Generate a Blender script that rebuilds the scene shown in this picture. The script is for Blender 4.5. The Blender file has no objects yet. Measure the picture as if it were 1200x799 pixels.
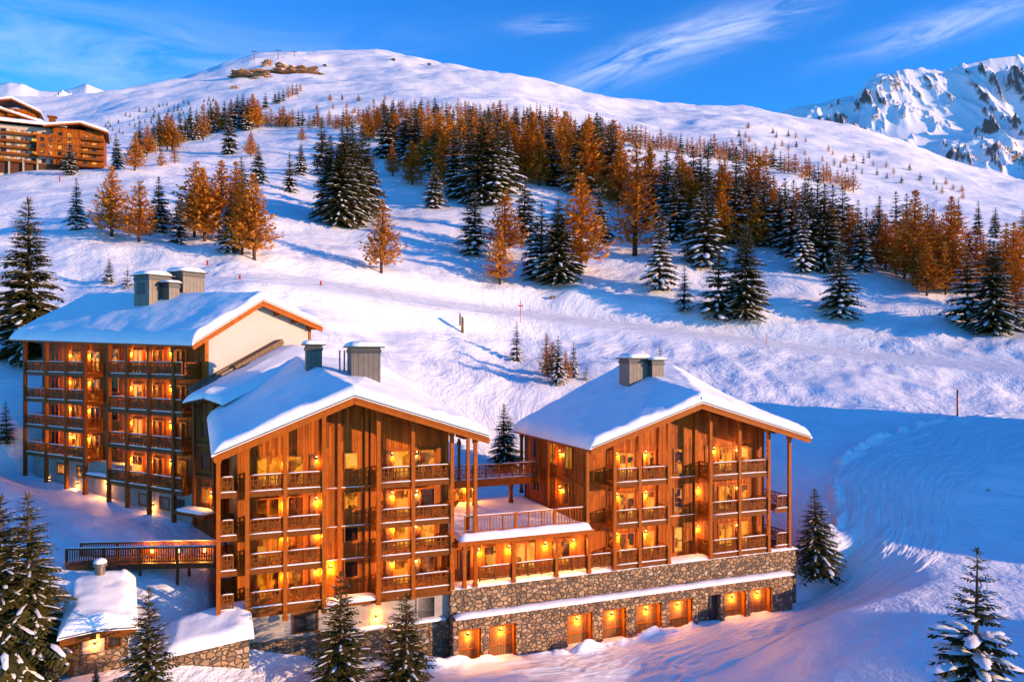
SKYTINT = (.33, .92, 1.40); CLOUDC = (5.0, 5.0, 5.8); SKY_STR = .15; SUN_STR = 4.2; SUN_COL = (1.0, .62, .36); EXPO = .86; LAMPK = 3.2
import bpy, bmesh, math, random
import numpy as np
from mathutils import Vector, Matrix, noise as mnoise
R = math.radians
SC = bpy.context.scene
COL = SC.collection
random.seed(7)
CAMZ = 17.2; F = 900.0; HZ = 410.0; CX = 600.0
SUN_EL = 10.0
SUN_H = Vector((0.955, -0.297, 0)).normalized()

# ------------------------------------------------------------------ helpers
def tag(o, label=None, cat=None, group=None, kind=None):
    if label: o['label'] = label
    if cat: o['category'] = cat
    if group: o['group'] = group
    if kind: o['kind'] = kind
    return o

def root(name, label, cat, loc=(0, 0, 0), rz=0.0, group=None):
    o = bpy.data.objects.new(name, None)
    COL.objects.link(o)
    o.empty_display_size = 0.2
    o.location = loc; o.rotation_euler = (0, 0, rz)
    return tag(o, label, cat, group)

def link(name, me, parent=None, loc=None, rz=None):
    o = bpy.data.objects.new(name, me); COL.objects.link(o)
    if parent is not None: o.parent = parent
    if loc is not None: o.location = loc
    if rz is not None: o.rotation_euler = (0, 0, rz)
    return o

class MB:
    def __init__(s): s.v = []; s.f = []; s.m = []; s.mi = 0
    def add(s, vs, fs):
        b = len(s.v); s.v += [tuple(v) for v in vs]
        for f in fs: s.f.append([b + i for i in f]); s.m.append(s.mi)
        return s
    def box(s, x0, x1, y0, y1, z0, z1):
        return s.add([(x0,y0,z0),(x1,y0,z0),(x1,y1,z0),(x0,y1,z0),(x0,y0,z1),(x1,y0,z1),(x1,y1,z1),(x0,y1,z1)],
            [(0,3,2,1),(4,5,6,7),(0,1,5,4),(1,2,6,5),(2,3,7,6),(3,0,4,7)])
    def beam(s, p0, p1, w, h, up=(0,0,1)):
        p0 = Vector(p0); p1 = Vector(p1); d = (p1-p0).normalized(); up = Vector(up)
        if abs(d.dot(up)) > .98: up = Vector((0,1,0))
        a = d.cross(up).normalized()*w/2; b = a.normalized().cross(d).normalized()*h/2
        vs = []
        for p in (p0,p1):
            vs += [p-a-b, p+a-b, p+a+b, p-a+b]
        return s.add(vs, [(0,1,2,3),(7,6,5,4),(0,4,5,1),(1,5,6,2),(2,6,7,3),(3,7,4,0)])
    def tube(s, p0, p1, r0, r1=None, n=8):
        r1 = r0 if r1 is None else r1
        p0 = Vector(p0); p1 = Vector(p1); d = (p1-p0).normalized()
        a = d.orthogonal().normalized(); b = d.cross(a)
        vs = []
        for p, r in ((p0,r0),(p1,r1)):
            for i in range(n):
                t = 2*math.pi*i/n; vs.append(p + a*r*math.cos(t) + b*r*math.sin(t))
        fs = [(i,(i+1)%n,n+(i+1)%n,n+i) for i in range(n)]
        fs += [tuple(range(n-1,-1,-1)), tuple(range(n,2*n))]
        return s.add(vs, fs)
    def dome(s, cx, cy, z, rx, ry, h, n=10, rings=4, seed=0, squ=5.0):
        # soft snow cap, superelliptic in plan
        vs = []; fs = []
        for k in range(rings+1):
            f = k/rings; rr = math.cos(f*math.pi/2)**.7 if k < rings else 0; zz = z + h*math.sin(f*math.pi/2)
            if k == rings: vs.append((cx,cy,z+h)); break
            for i in range(n):
                t = 2*math.pi*i/n; c = math.cos(t); sn = math.sin(t)
                e = (abs(c)**squ + abs(sn)**squ)**(-1/squ)
                j = 1 + .07*mnoise.noise(Vector((c*2+seed, sn*2, f*2)))
                vs.append((cx+rx*rr*c*e*j, cy+ry*rr*sn*e*j, zz))
        for k in range(rings-1):
            for i in range(n): fs.append((k*n+i, k*n+(i+1)%n, (k+1)*n+(i+1)%n, (k+1)*n+i))
        top = len(vs)-1
        for i in range(n): fs.append(((rings-1)*n+i, (rings-1)*n+(i+1)%n, top))
        fs.append(tuple(range(n-1,-1,-1)))
        return s.add(vs, fs)
    def loft(s, a, b):
        n = len(a)
        fs = [(i,(i+1)%n,n+(i+1)%n,n+i) for i in range(n)] + [tuple(range(n-1,-1,-1)), tuple(range(n,2*n))]
        return s.add(list(a)+list(b), fs)
    def mesh(s, name, mats, smooth=False):
        me = bpy.data.meshes.new(name)
        me.from_pydata(s.v, [], s.f)
        for m in (mats if isinstance(mats,(list,tuple)) else [mats]): me.materials.append(m)
        me.polygons.foreach_set('material_index', s.m)
        if smooth: me.polygons.foreach_set('use_smooth', [True]*len(s.f))
        me.update()
        return me
    def build(s, name, mats, parent=None, smooth=False, fix=True, loc=None, rz=None):
        me = s.mesh(name, mats, smooth)
        if fix:
            bm = bmesh.new(); bm.from_mesh(me); bmesh.ops.recalc_face_normals(bm, faces=bm.faces); bm.to_mesh(me); bm.free()
        return link(name, me, parent, loc, rz)

# ------------------------------------------------------------------ materials
def newmat(name):
    m = bpy.data.materials.new(name); m.use_nodes = True
    nt = m.node_tree; b = nt.nodes['Principled BSDF']
    return m, nt, b
def N(nt, t, **k):
    n = nt.nodes.new(t)
    for a, v in k.items():
        if a.startswith('i_'): n.inputs[int(a[2:])].default_value = v
        else: setattr(n, a, v)
    return n
def L(nt, a, b): nt.links.new(a, b)
def ramp(nt, fac, stops, interp='LINEAR'):
    r = N(nt, 'ShaderNodeValToRGB'); r.color_ramp.interpolation = interp
    e = r.color_ramp.elements
    while len(e) < len(stops): e.new(.5)
    for k, (p, c) in enumerate(stops):
        e[k].position = p; e[k].color = c if len(c) == 4 else (*c, 1)
    L(nt, fac, r.inputs[0]); return r.outputs[0]
def noise(nt, vec, scale, detail=4, rough=.55, dist=0):
    n = N(nt, 'ShaderNodeTexNoise'); n.inputs['Scale'].default_value = scale
    n.inputs['Detail'].default_value = detail; n.inputs['Roughness'].default_value = rough
    n.inputs['Distortion'].default_value = dist
    if vec is not None: L(nt, vec, n.inputs['Vector'])
    return n.outputs['Fac']
def math_(nt, op, a, b=None, clamp=False):
    n = N(nt, 'ShaderNodeMath', operation=op, use_clamp=clamp)
    for i, x in enumerate((a, b)):
        if x is None: continue
        if isinstance(x, (int, float)): n.inputs[i].default_value = x
        else: L(nt, x, n.inputs[i])
    return n.outputs[0]
def mixc(nt, fac, a, b, mode='MIX'):
    n = N(nt, 'ShaderNodeMix', data_type='RGBA', blend_type=mode)
    for s, x in ((n.inputs[0], fac), (n.inputs[6], a), (n.inputs[7], b)):
        if isinstance(x, (int, float)): s.default_value = x
        elif isinstance(x, tuple): s.default_value = x if len(x) == 4 else (*x, 1)
        else: L(nt, x, s)
    return n.outputs[2]
def bump(nt, b, h, strength, dist, prev=None):
    n = N(nt, 'ShaderNodeBump'); n.inputs['Strength'].default_value = strength; n.inputs['Distance'].default_value = dist
    L(nt, h, n.inputs['Height'])
    if prev is not None: L(nt, prev, n.inputs['Normal'])
    L(nt, n.outputs[0], b.inputs['Normal']); return n.outputs[0]
def objco(nt): return N(nt, 'ShaderNodeTexCoord').outputs['Object']
def geopos(nt): return N(nt, 'ShaderNodeNewGeometry').outputs['Position']

def mat_snow(name, near=True, rock=False):
    m, nt, b = newmat(name)
    p = geopos(nt)
    n1 = noise(nt, p, .35, 6, .6, .05); n2 = noise(nt, p, 2.2, 5, .6)
    b.inputs['Roughness'].default_value = .55
    b.inputs['Specular IOR Level'].default_value = .35
    c = ramp(nt, n1, [(.3, (.80,.81,.84)), (.7, (.90,.905,.92))])
    n3 = noise(nt, p, .045, 7, .65, .6)
    q = bump(nt, b, n3, .55, 3.0)
    q = bump(nt, b, n1, .22, .35, q)
    q = bump(nt, b, n2, .5, .14, q)
    if rock:
        g = N(nt, 'ShaderNodeNewGeometry'); sx = N(nt, 'ShaderNodeSeparateXYZ'); L(nt, g.outputs['True Normal'], sx.inputs[0])
        r1 = noise(nt, p, .012, 8, .7); r2 = noise(nt, p, .05, 6, .7)
        k = math_(nt, 'ADD', math_(nt, 'MULTIPLY', r1, .55), math_(nt, 'MULTIPLY', r2, .25))
        k = math_(nt, 'SUBTRACT', math_(nt, 'ADD', k, .035), sx.outputs[2])
        k = math_(nt, 'MULTIPLY', k, 7, True)
        c = mixc(nt, k, c, (.16,.115,.09))
    L(nt, c, b.inputs['Base Color'])
    return m

def mat_track(name):
    m, nt, b = newmat(name)
    a = N(nt, 'ShaderNodeAttribute', attribute_name='road')
    mp = N(nt, 'ShaderNodeMapping'); mp.inputs['Scale'].default_value = (2.6, .16, 1); L(nt, a.outputs['Vector'], mp.inputs[0])
    n1 = noise(nt, mp.outputs[0], 1.6, 6, .62, .5)
    p = geopos(nt); n2 = noise(nt, p, 2.0, 5, .6); n3 = noise(nt, p, .25, 5, .6)
    L(nt, ramp(nt, n1, [(.3,(.74,.76,.80)),(.6,(.88,.89,.91))]), b.inputs['Base Color'])
    b.inputs['Roughness'].default_value = .5
    q = bump(nt, b, n1, .8, .28); q = bump(nt, b, n2, .4, .08, q); q = bump(nt, b, n3, .3, .4, q)
    return m

def mat_planks(name, c0, c1, w=.17, seam=.045, rough=.6, vertical=True):
    m, nt, b = newmat(name)
    o = objco(nt); s = N(nt, 'ShaderNodeSeparateXYZ'); L(nt, o, s.inputs[0])
    h = math_(nt, 'ADD', s.outputs[0], s.outputs[1]) if vertical else s.outputs[2]
    along = s.outputs[2] if vertical else math_(nt, 'ADD', s.outputs[0], s.outputs[1])
    u = math_(nt, 'DIVIDE', h, w); fl = math_(nt, 'FLOOR', u); fr = math_(nt, 'FRACT', u)
    # board lengths: break boards every 2.7 m with a per-board offset
    wn = N(nt, 'ShaderNodeTexWhiteNoise', noise_dimensions='1D'); L(nt, fl, wn.inputs['W'])
    seg = math_(nt, 'FLOOR', math_(nt, 'ADD', math_(nt, 'DIVIDE', along, 2.7), wn.outputs[0]))
    w2 = N(nt, 'ShaderNodeTexWhiteNoise', noise_dimensions='2D'); cb = N(nt, 'ShaderNodeCombineXYZ')
    L(nt, fl, cb.inputs[0]); L(nt, seg, cb.inputs[1]); L(nt, cb.outputs[0], w2.inputs['Vector'])
    st = N(nt, 'ShaderNodeCombineXYZ'); L(nt, math_(nt,'MULTIPLY',h,14), st.inputs[0]); L(nt, math_(nt,'MULTIPLY',along,.9), st.inputs[1]); L(nt, fl, st.inputs[2])
    gr = noise(nt, st.outputs[0], 1.5, 5, .65, .8)
    k = math_(nt, 'ADD', math_(nt,'MULTIPLY',w2.outputs[0],.62), math_(nt,'MULTIPLY',gr,.42))
    col = ramp(nt, k, [(.12, c0), (.95, c1)])
    wear = noise(nt, o, .7, 5, .6)
    col = mixc(nt, math_(nt,'MULTIPLY',ramp(nt, wear, [(.5,(0,0,0)),(.75,(1,1,1))]),.5), col, tuple(x*.45 for x in c0))
    e = math_(nt, 'LESS_THAN', math_(nt,'ABSOLUTE',math_(nt,'SUBTRACT',fr,.5)), .5-seam)
    L(nt, mixc(nt, e, tuple(x*.22 for x in c0), col), b.inputs['Base Color'])
    b.inputs['Roughness'].default_value = rough
    hh = math_(nt, 'ADD', e, math_(nt,'MULTIPLY',gr,.35))
    b.inputs['Specular IOR Level'].default_value=.15
    bump(nt, b, hh, .6, .02)
    return m

def mat_wood(name, c0, c1, rough=.55):
    m, nt, b = newmat(name)
    o = objco(nt); n1 = noise(nt, o, 2.3, 6, .65, 1.2); n2 = noise(nt, o, 14, 3, .6)
    k = math_(nt,'ADD',math_(nt,'MULTIPLY',n1,.7),math_(nt,'MULTIPLY',n2,.3))
    L(nt, ramp(nt, k, [(.3,c0),(.7,c1)]), b.inputs['Base Color'])
    b.inputs['Roughness'].default_value = rough
    b.inputs['Specular IOR Level'].default_value=.15
    bump(nt, b, n2, .35, .02)
    return m

def mat_stone(name, scale=1.7, tint=1.0):
    m, nt, b = newmat(name)
    o = objco(nt)
    mp = N(nt,'ShaderNodeMapping'); mp.inputs['Scale'].default_value=(1,1,1.3); L(nt,o,mp.inputs[0])
    wob = N(nt,'ShaderNodeTexNoise'); wob.inputs['Scale'].default_value=2.5; L(nt,mp.outputs[0],wob.inputs['Vector'])
    vm = N(nt,'ShaderNodeVectorMath',operation='MULTIPLY_ADD'); L(nt,wob.outputs['Color'],vm.inputs[0]); vm.inputs[1].default_value=(.34,.34,.34); L(nt,mp.outputs[0],vm.inputs[2])
    v = N(nt,'ShaderNodeTexVoronoi',feature='F1'); v.inputs['Scale'].default_value=scale; v.inputs['Randomness'].default_value=.9; L(nt,vm.outputs[0],v.inputs['Vector'])
    v2 = N(nt,'ShaderNodeTexVoronoi',feature='DISTANCE_TO_EDGE'); v2.inputs['Scale'].default_value=scale; v2.inputs['Randomness'].default_value=.9; L(nt,vm.outputs[0],v2.inputs['Vector'])
    sp = N(nt,'ShaderNodeSeparateXYZ'); L(nt,v.outputs['Color'],sp.inputs[0])
    t = tint
    c = ramp(nt, sp.outputs[0], [(0,(.11*t,.075*t,.05*t)),(.3,(.30*t,.165*t,.075*t)),(.55,(.44*t,.27*t,.13*t)),(.8,(.25*t,.16*t,.09*t)),(1,(.54*t,.39*t,.23*t))])
    n1 = noise(nt,o,9,6,.65)
    c = mixc(nt,.55,c,ramp(nt,n1,[(.3,(.45,.45,.45)),(.7,(1,1,1))]),'MULTIPLY')
    e = ramp(nt, v2.outputs['Distance'], [(.02,(0,0,0)),(.13,(1,1,1))])
    L(nt, mixc(nt,e,(.115,.085,.06),c), b.inputs['Base Color'])
    b.inputs['Roughness'].default_value=.85
    hgt = math_(nt,'ADD',ramp(nt,v2.outputs['Distance'],[(0,(0,0,0)),(.16,(1,1,1))]),math_(nt,'MULTIPLY',n1,.4))
    bump(nt,b,hgt,.9,.12)
    return m

def mat_plain(name, c, rough=.7, var=.18, scale=3.0, bumpd=.01, metallic=0):
    m, nt, b = newmat(name)
    o = objco(nt); n1 = noise(nt,o,scale,6,.65)
    a = tuple(x*(1-var) for x in c); d = tuple(min(1,x*(1+var)) for x in c)
    L(nt, ramp(nt,n1,[(.3,a),(.7,d)]), b.inputs['Base Color'])
    b.inputs['Roughness'].default_value=rough; b.inputs['Metallic'].default_value=metallic
    n2 = noise(nt,o,scale*7,4,.6)
    bump(nt,b,n2,.4,bumpd)
    return m

def mat_corr(name, c):
    m, nt, b = newmat(name)
    o = objco(nt); s = N(nt,'ShaderNodeSeparateXYZ'); L(nt,o,s.inputs[0])
    u = math_(nt,'FRACT',math_(nt,'MULTIPLY',math_(nt,'ADD',s.outputs[0],s.outputs[1]),2.6))
    e = math_(nt,'LESS_THAN',math_(nt,'ABSOLUTE',math_(nt,'SUBTRACT',u,.5)),.44)
    n1 = noise(nt,o,1.5,5,.6)
    col = ramp(nt,n1,[(.3,tuple(x*.8 for x in c)),(.7,tuple(x*1.15 for x in c))])
    L(nt,mixc(nt,e,tuple(x*.5 for x in c),col),b.inputs['Base Color'])
    b.inputs['Roughness'].default_value=.5; b.inputs['Metallic'].default_value=.25
    bump(nt,b,e,.5,.02)
    return m

def mat_pane(name, lit, strength):
    m, nt, b = newmat(name)
    o = objco(nt); info = N(nt,'ShaderNodeObjectInfo')
    rnd = info.outputs['Random']
    off = N(nt,'ShaderNodeCombineXYZ'); L(nt,math_(nt,'MULTIPLY',rnd,57.0),off.inputs[0]); L(nt,math_(nt,'MULTIPLY',rnd,31.0),off.inputs[2])
    va = N(nt,'ShaderNodeVectorMath',operation='ADD'); L(nt,o,va.inputs[0]); L(nt,off.outputs[0],va.inputs[1])
    b.inputs['Roughness'].default_value=.08
    if lit:
        n1 = noise(nt,va.outputs[0],1.3,3,.55,.3)
        v = N(nt,'ShaderNodeTexVoronoi',feature='F1',distance='CHEBYCHEV'); v.inputs['Scale'].default_value=1.5; L(nt,va.outputs[0],v.inputs['Vector'])
        sp = N(nt,'ShaderNodeSeparateXYZ'); L(nt,v.outputs['Color'],sp.inputs[0])
        k = math_(nt,'ADD',math_(nt,'MULTIPLY',sp.outputs[0],.55),math_(nt,'MULTIPLY',n1,.75))
        k = math_(nt,'ADD',k,math_(nt,'MULTIPLY',math_(nt,'SUBTRACT',rnd,.56),.5))
        e = ramp(nt,k,[(.36,(.02,.004,.0005)),(.52,(.22,.055,.003)),(.72,(.95,.30,.012)),(1.0,(1,.50,.07))])
        L(nt,e,b.inputs['Emission Color']); b.inputs['Emission Strength'].default_value=strength
        b.inputs['Base Color'].default_value=(.04,.03,.02,1)
    else:
        n1 = noise(nt,va.outputs[0],1.2,3,.5)
        L(nt,ramp(nt,n1,[(.35,(.012,.012,.015)),(.7,(.05,.045,.045))]),b.inputs['Base Color'])
    return m

def mat_leaf(name, c0, c1, tip=None, transl=.0):
    m, nt, b = newmat(name)
    info = N(nt,'ShaderNodeObjectInfo'); o = objco(nt)
    n1 = noise(nt,o,7,3,.6); n2 = noise(nt,o,40,2,.5)
    k = math_(nt,'ADD',math_(nt,'MULTIPLY',n1,.6),math_(nt,'MULTIPLY',n2,.25))
    k = math_(nt,'ADD',k,math_(nt,'MULTIPLY',info.outputs['Random'],.3))
    L(nt,ramp(nt,k,[(.25,c0),(.85,c1)]),b.inputs['Base Color'])
    b.inputs['Roughness'].default_value=.65; b.inputs['Specular IOR Level'].default_value=.25
    return m

def mat_emit(name, c, s):
    m, nt, b = newmat(name)
    b.inputs['Emission Color'].default_value=(*c,1); b.inputs['Emission Strength'].default_value=s
    b.inputs['Base Color'].default_value=(.8,.7,.5,1)
    return m

M = {}
M['snow'] = mat_snow('snow_surface'); M['mount'] = mat_snow('mountain_snow', rock=True); M['track'] = mat_track('snow_tracks')
def mat_roofsnow():
    m, nt, b = newmat('roof_snow')
    p = geopos(nt); n1 = noise(nt,p,.7,5,.55); n2 = noise(nt,p,5,5,.6)
    L(nt,ramp(nt,n1,[(.3,(.84,.85,.87)),(.7,(.92,.925,.94))]),b.inputs['Base Color'])
    b.inputs['Roughness'].default_value=.6; b.inputs['Specular IOR Level'].default_value=.3
    q = bump(nt,b,n1,.35,.25); bump(nt,b,n2,.35,.03,q)
    return m
M['rsnow'] = mat_roofsnow()
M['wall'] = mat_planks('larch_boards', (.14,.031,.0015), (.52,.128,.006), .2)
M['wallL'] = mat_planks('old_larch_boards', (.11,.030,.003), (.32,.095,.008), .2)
M['light'] = mat_wood('warm_timber', (.23,.052,.003), (.44,.112,.006))
M['dark'] = mat_wood('dark_timber', (.055,.022,.010), (.13,.052,.02))
M['mid'] = mat_wood('brown_timber', (.11,.030,.003), (.24,.070,.006))
M['soffit'] = mat_planks('soffit_boards', (.10,.04,.014), (.22,.09,.03), .18)
M['stone'] = mat_stone('field_stone', 2.5, 1.35)
M['stoneb'] = mat_stone('rubble_stone', 2.2, .95)
M['render'] = mat_plain('grey_render', (.36,.31,.26), .9, .22, 1.2, .03)
M['white'] = mat_plain('white_render', (.50,.41,.36), .9, .05, .6, .01)
M['metal'] = mat_corr('ribbed_metal', (.15,.125,.105))
M['metald'] = mat_plain('dark_metal', (.05,.05,.055), .5, .2, 2, .005, .3)
M['pane'] = mat_pane('lit_window_pane', True, .62)
M['paned'] = mat_pane('dark_window_pane', False, 0)
M['garage'] = mat_planks('garage_boards', (.13,.060,.018), (.26,.13,.042), .22)
M['needle'] = mat_leaf('spruce_needles', (.018,.024,.007), (.115,.088,.018))
M['larch'] = mat_leaf('larch_twigs', (.34,.115,.010), (.82,.34,.035))
M['twig'] = mat_leaf('pale_twigs', (.16,.075,.025), (.34,.17,.06))
M['bark'] = mat_plain('bark', (.075,.045,.028), .95, .35, 9, .02)
def mat_rock():
    m, nt, b = newmat('rock_face'); p = geopos(nt)
    n1 = noise(nt,p,.35,7,.7); n2 = noise(nt,p,1.6,5,.65)
    g = N(nt,'ShaderNodeNewGeometry'); s = N(nt,'ShaderNodeSeparateXYZ'); L(nt,g.outputs['Normal'],s.inputs[0])
    k = math_(nt,'MULTIPLY',math_(nt,'ADD',math_(nt,'SUBTRACT',s.outputs[2],.80),math_(nt,'MULTIPLY',n1,.62)),8,True)
    c = ramp(nt,n2,[(.3,(.20,.09,.035)),(.7,(.46,.24,.10))])
    L(nt,mixc(nt,k,c,(.85,.86,.88)),b.inputs['Base Color']); b.inputs['Roughness'].default_value=.95
    bump(nt,b,n2,.9,.8); return m
M['rock'] = mat_rock()
M['red'] = mat_plain('red_paint', (.55,.03,.02), .5, .1, 3, .002)
M['black'] = mat_plain('black_paint', (.02,.02,.02), .5, .1, 3, .002)
M['lamp'] = mat_emit('lamp_glow', (1,.52,.12), 12)
M['tread'] = mat_plain('weathered_shingle', (.16,.10,.05), .9, .4, 4, .03)

# ------------------------------------------------------------------ ground height
def vnoise(x, y, seed):
    xi = np.floor(x).astype(np.int64); yi = np.floor(y).astype(np.int64)
    fx = x-xi; fy = y-yi; fx = fx*fx*(3-2*fx); fy = fy*fy*(3-2*fy)
    def h(a, b):
        n = (a*374761393 + b*668265263 + seed*2147483647) & 0xffffffff
        n = ((n ^ (n >> 13))*1274126177) & 0xffffffff
        n = n ^ (n >> 16)
        return (n & 0xffff)/65535.0
    return (h(xi,yi)*(1-fx)+h(xi+1,yi)*fx)*(1-fy)+(h(xi,yi+1)*(1-fx)+h(xi+1,yi+1)*fx)*fy - .5
def fbm(x, y, seed, o=3):
    r = 0; a = 1
    for k in range(o): r = r+a*vnoise(x*2**k, y*2**k, seed+k); a *= .5
    return r
def pz(d, py): return CAMZ-(py-HZ)/F*d
COLS = {
 -600: [(14,-3),(40,0),(60,3),(80,9),(100,17),('p',150,290),('p',200,250),('p',300,215),('p',500,180),('p',900,150),('p',1300,140),('p',2600,260)],
 0: [(14,-4),(40,-2.2),(46,-1.8),(52,1.0),(60,3.6),(70,5.2),(80,9.5),(90,16.4),('p',100,392),('p',120,340),('p',150,275),('p',200,238),('p',260,204),('p',350,180),('p',500,160),('p',700,138),('p',780,119),('p',1100,150),('p',2600,250)],
 100: [(14,-4),(40,-2.5),(46,-1.6),(51,.5),(54,2.0),(62,3.6),(72,4.6),(80,7),(95,17),('p',120,340),('p',150,270),('p',200,232),('p',260,203),('p',350,178),('p',500,155),('p',700,132),('p',830,109),('p',1150,135),('p',2600,250)],
 200: [(14,-5),(40,-3.5),(46,-2.2),(50,-.5),(53,1.4),(57,2.4),(63,3.0),(80,10),(95,18),('p',120,338),('p',150,285),('p',200,238),('p',260,205),('p',330,183),('p',430,168),('p',600,130),('p',920,91),('p',1200,110),('p',2600,250)],
 300: [(14,-6),(40,-4.5),(47,-3.2),(51,-2.6),(56,-1),(70,5),(85,13),('p',100,385),('p',120,345),('p',140,306),('p',165,275),('p',200,245),('p',250,215),('p',330,185),('p',430,160),('p',500,140),('p',700,110),('p',1080,66),('p',1350,80),('p',2600,240)],
 400: [(14,-6),(40,-5),(48,-4.4),(53,-4),(58,-2.6),(70,3),(85,9),('p',100,420),('p',120,375),('p',140,330),('p',165,300),('p',200,265),('p',250,235),('p',300,205),('p',400,160),('p',500,140),('p',700,105),('p',1250,64),('p',1500,80),('p',2600,240)],
 470: [(14,-6.2),(40,-5.5),(50,-5),(55,-4.7),(60,-3.2),(72,1.5),(86,5),('p',100,440),('p',120,402),('p',140,355),('p',165,318),('p',200,277),('p',250,243),('p',300,206),('p',400,158),('p',480,142),('p',650,105),('p',1250,66),('p',1500,82),('p',2600,240)],
 600: [(14,-6.5),(40,-5.8),(50,-5.4),(56,-5),(60,-4),(72,1.0),(88,3.0),('p',100,485),('p',120,430),(135,18.7),(145,21.2),(160,26.5),('p',175,330),('p',200,290),('p',235,250),('p',270,222),('p',320,192),('p',400,158),('p',470,145),('p',600,118),('p',1150,86),('p',1400,100),('p',2600,240)],
 750: [(14,-6),(40,-5.8),(50,-5.6),(61,-5.3),(64,-4.5),(78,1),(95,6),(110,11),(130,17),('p',145,394),('p',160,365),('p',180,325),('p',215,290),('p',250,255),('p',300,220),('p',360,192),('p',430,174),('p',520,163),('p',700,140),('p',1000,121),('p',1300,130),('p',2600,240)],
 900: [(14,-5),(40,-4.8),(55,-4.6),(64,-4.3),(68,-3.8),(75,-1),(82,3.4),(90,6),(98,8.5),(110,11),(128,15.8),('p',140,413),('p',152,390),('p',165,362),('p',185,325),('p',215,290),('p',260,250),('p',320,222),('p',380,205),('p',430,195),('p',520,175),('p',700,148),('p',900,133),('p',1200,142),('p',2600,240)],
 960: [(14,-4.6),(40,-3.9),(50,-3.0),(60,-2.2),(65,-1.25),(72,1.0),(80,4),(89,6.3),(98,8.3),(110,11),(127,15),('p',139,419),('p',151,395),('p',165,362),('p',185,328),('p',215,295),('p',260,257),('p',320,231),('p',390,210),('p',450,197),('p',550,180),('p',700,159),('p',850,147),('p',1150,156),('p',2600,250)],
 1050: [(14,-4),(40,-3.1),(50,-2.3),(58,-1.6),(66,-.85),(72,1.2),(80,4.6),(90,6.8),(98,8.0),(110,11.2),(125,14.2),('p',137,425),('p',150,400),('p',165,365),('p',185,335),('p',215,305),('p',260,272),('p',320,245),('p',400,220),('p',500,198),('p',650,178),('p',800,167),('p',1100,178),('p',2600,260)],
 1200: [(14,-3),(40,-2.9),(46,-2.5),(52,-2.0),(62,-1.2),(66,-.75),(72,1.2),(80,4.7),(95,7.9),(100,8.6),('p',112,467),('p',122,445),('p',138,420),('p',155,388),('p',185,345),('p',230,305),('p',300,265),('p',380,241),('p',480,224),('p',600,213),('p',800,220),('p',1200,240),('p',2600,280)],
 1600: [(14,-3),(40,-3),(60,-.9),(80,4),(100,7),(125,13),('p',160,385),('p',230,320),('p',330,275),('p',480,252),('p',700,247),('p',1200,262),('p',2600,290)],
 2600: [(14,-3),(60,-.5),(100,6),(160,18),(300,50),(600,90),(2600,260)],
}
_pxs = np.arange(-1400, 3001, 10.0)
_lds = np.linspace(math.log(12), math.log(2600), 420)
def _table():
    ks = sorted(COLS)
    rows = []
    for k in ks:
        d = []; q = []
        src = []
        for e0, e1 in zip(COLS[k], COLS[k][1:]+[None]):
            src.append(e0)
            if e1 is not None and e0[0] != 'p' and e1[0] != 'p':
                for i in range(1, 6): src.append((e0[0]+(e1[0]-e0[0])*i/6, e0[1]+(e1[1]-e0[1])*i/6))
        for e in src:
            if e[0] == 'p': d.append(e[1]); q.append(e[2])
            else: d.append(e[0]); q.append(HZ+(CAMZ-e[1])*F/e[0])
        rows.append(np.interp(_lds, np.log(d), q))
    A = np.array(rows)
    T = np.empty((len(_pxs), len(_lds)))
    for j in range(len(_lds)): T[:, j] = np.interp(_pxs, ks, A[:, j])
    def sm(T, n, ax):
        k = np.hanning(2*n+3)[1:-1]; k /= k.sum()
        P = np.pad(T, [(n,n) if a == ax else (0,0) for a in (0,1)], mode='edge')
        out = np.zeros_like(T)
        for i in range(2*n+1):
            sl = [slice(None)]*2; sl[ax] = slice(i, i+T.shape[ax]); out += k[i]*P[tuple(sl)]
        return out
    return sm(sm(T, 5, 0), 3, 1)
TAB = _table()
def sstep(x, a, b):
    t = np.clip((x-a)/(b-a), 0, 1); return t*t*(3-2*t)
BX, BY = 8.0, 60.0
UA = math.atan2(.3672, .9302)
CU, SU = math.cos(UA), math.sin(UA)
def to_st(x, y): return ((x-BX)*CU+(y-BY)*SU, -(x-BX)*SU+(y-BY)*CU)
def from_st(s, t): return (BX+s*CU-t*SU, BY+s*SU+t*CU)
def flat(x, y):   # 1 where the ground is groomed (road, forecourt): damps the bumps
    return FLATF(x, y) if FLATF else 0.0
FLATF = None; BENCH = None
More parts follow.
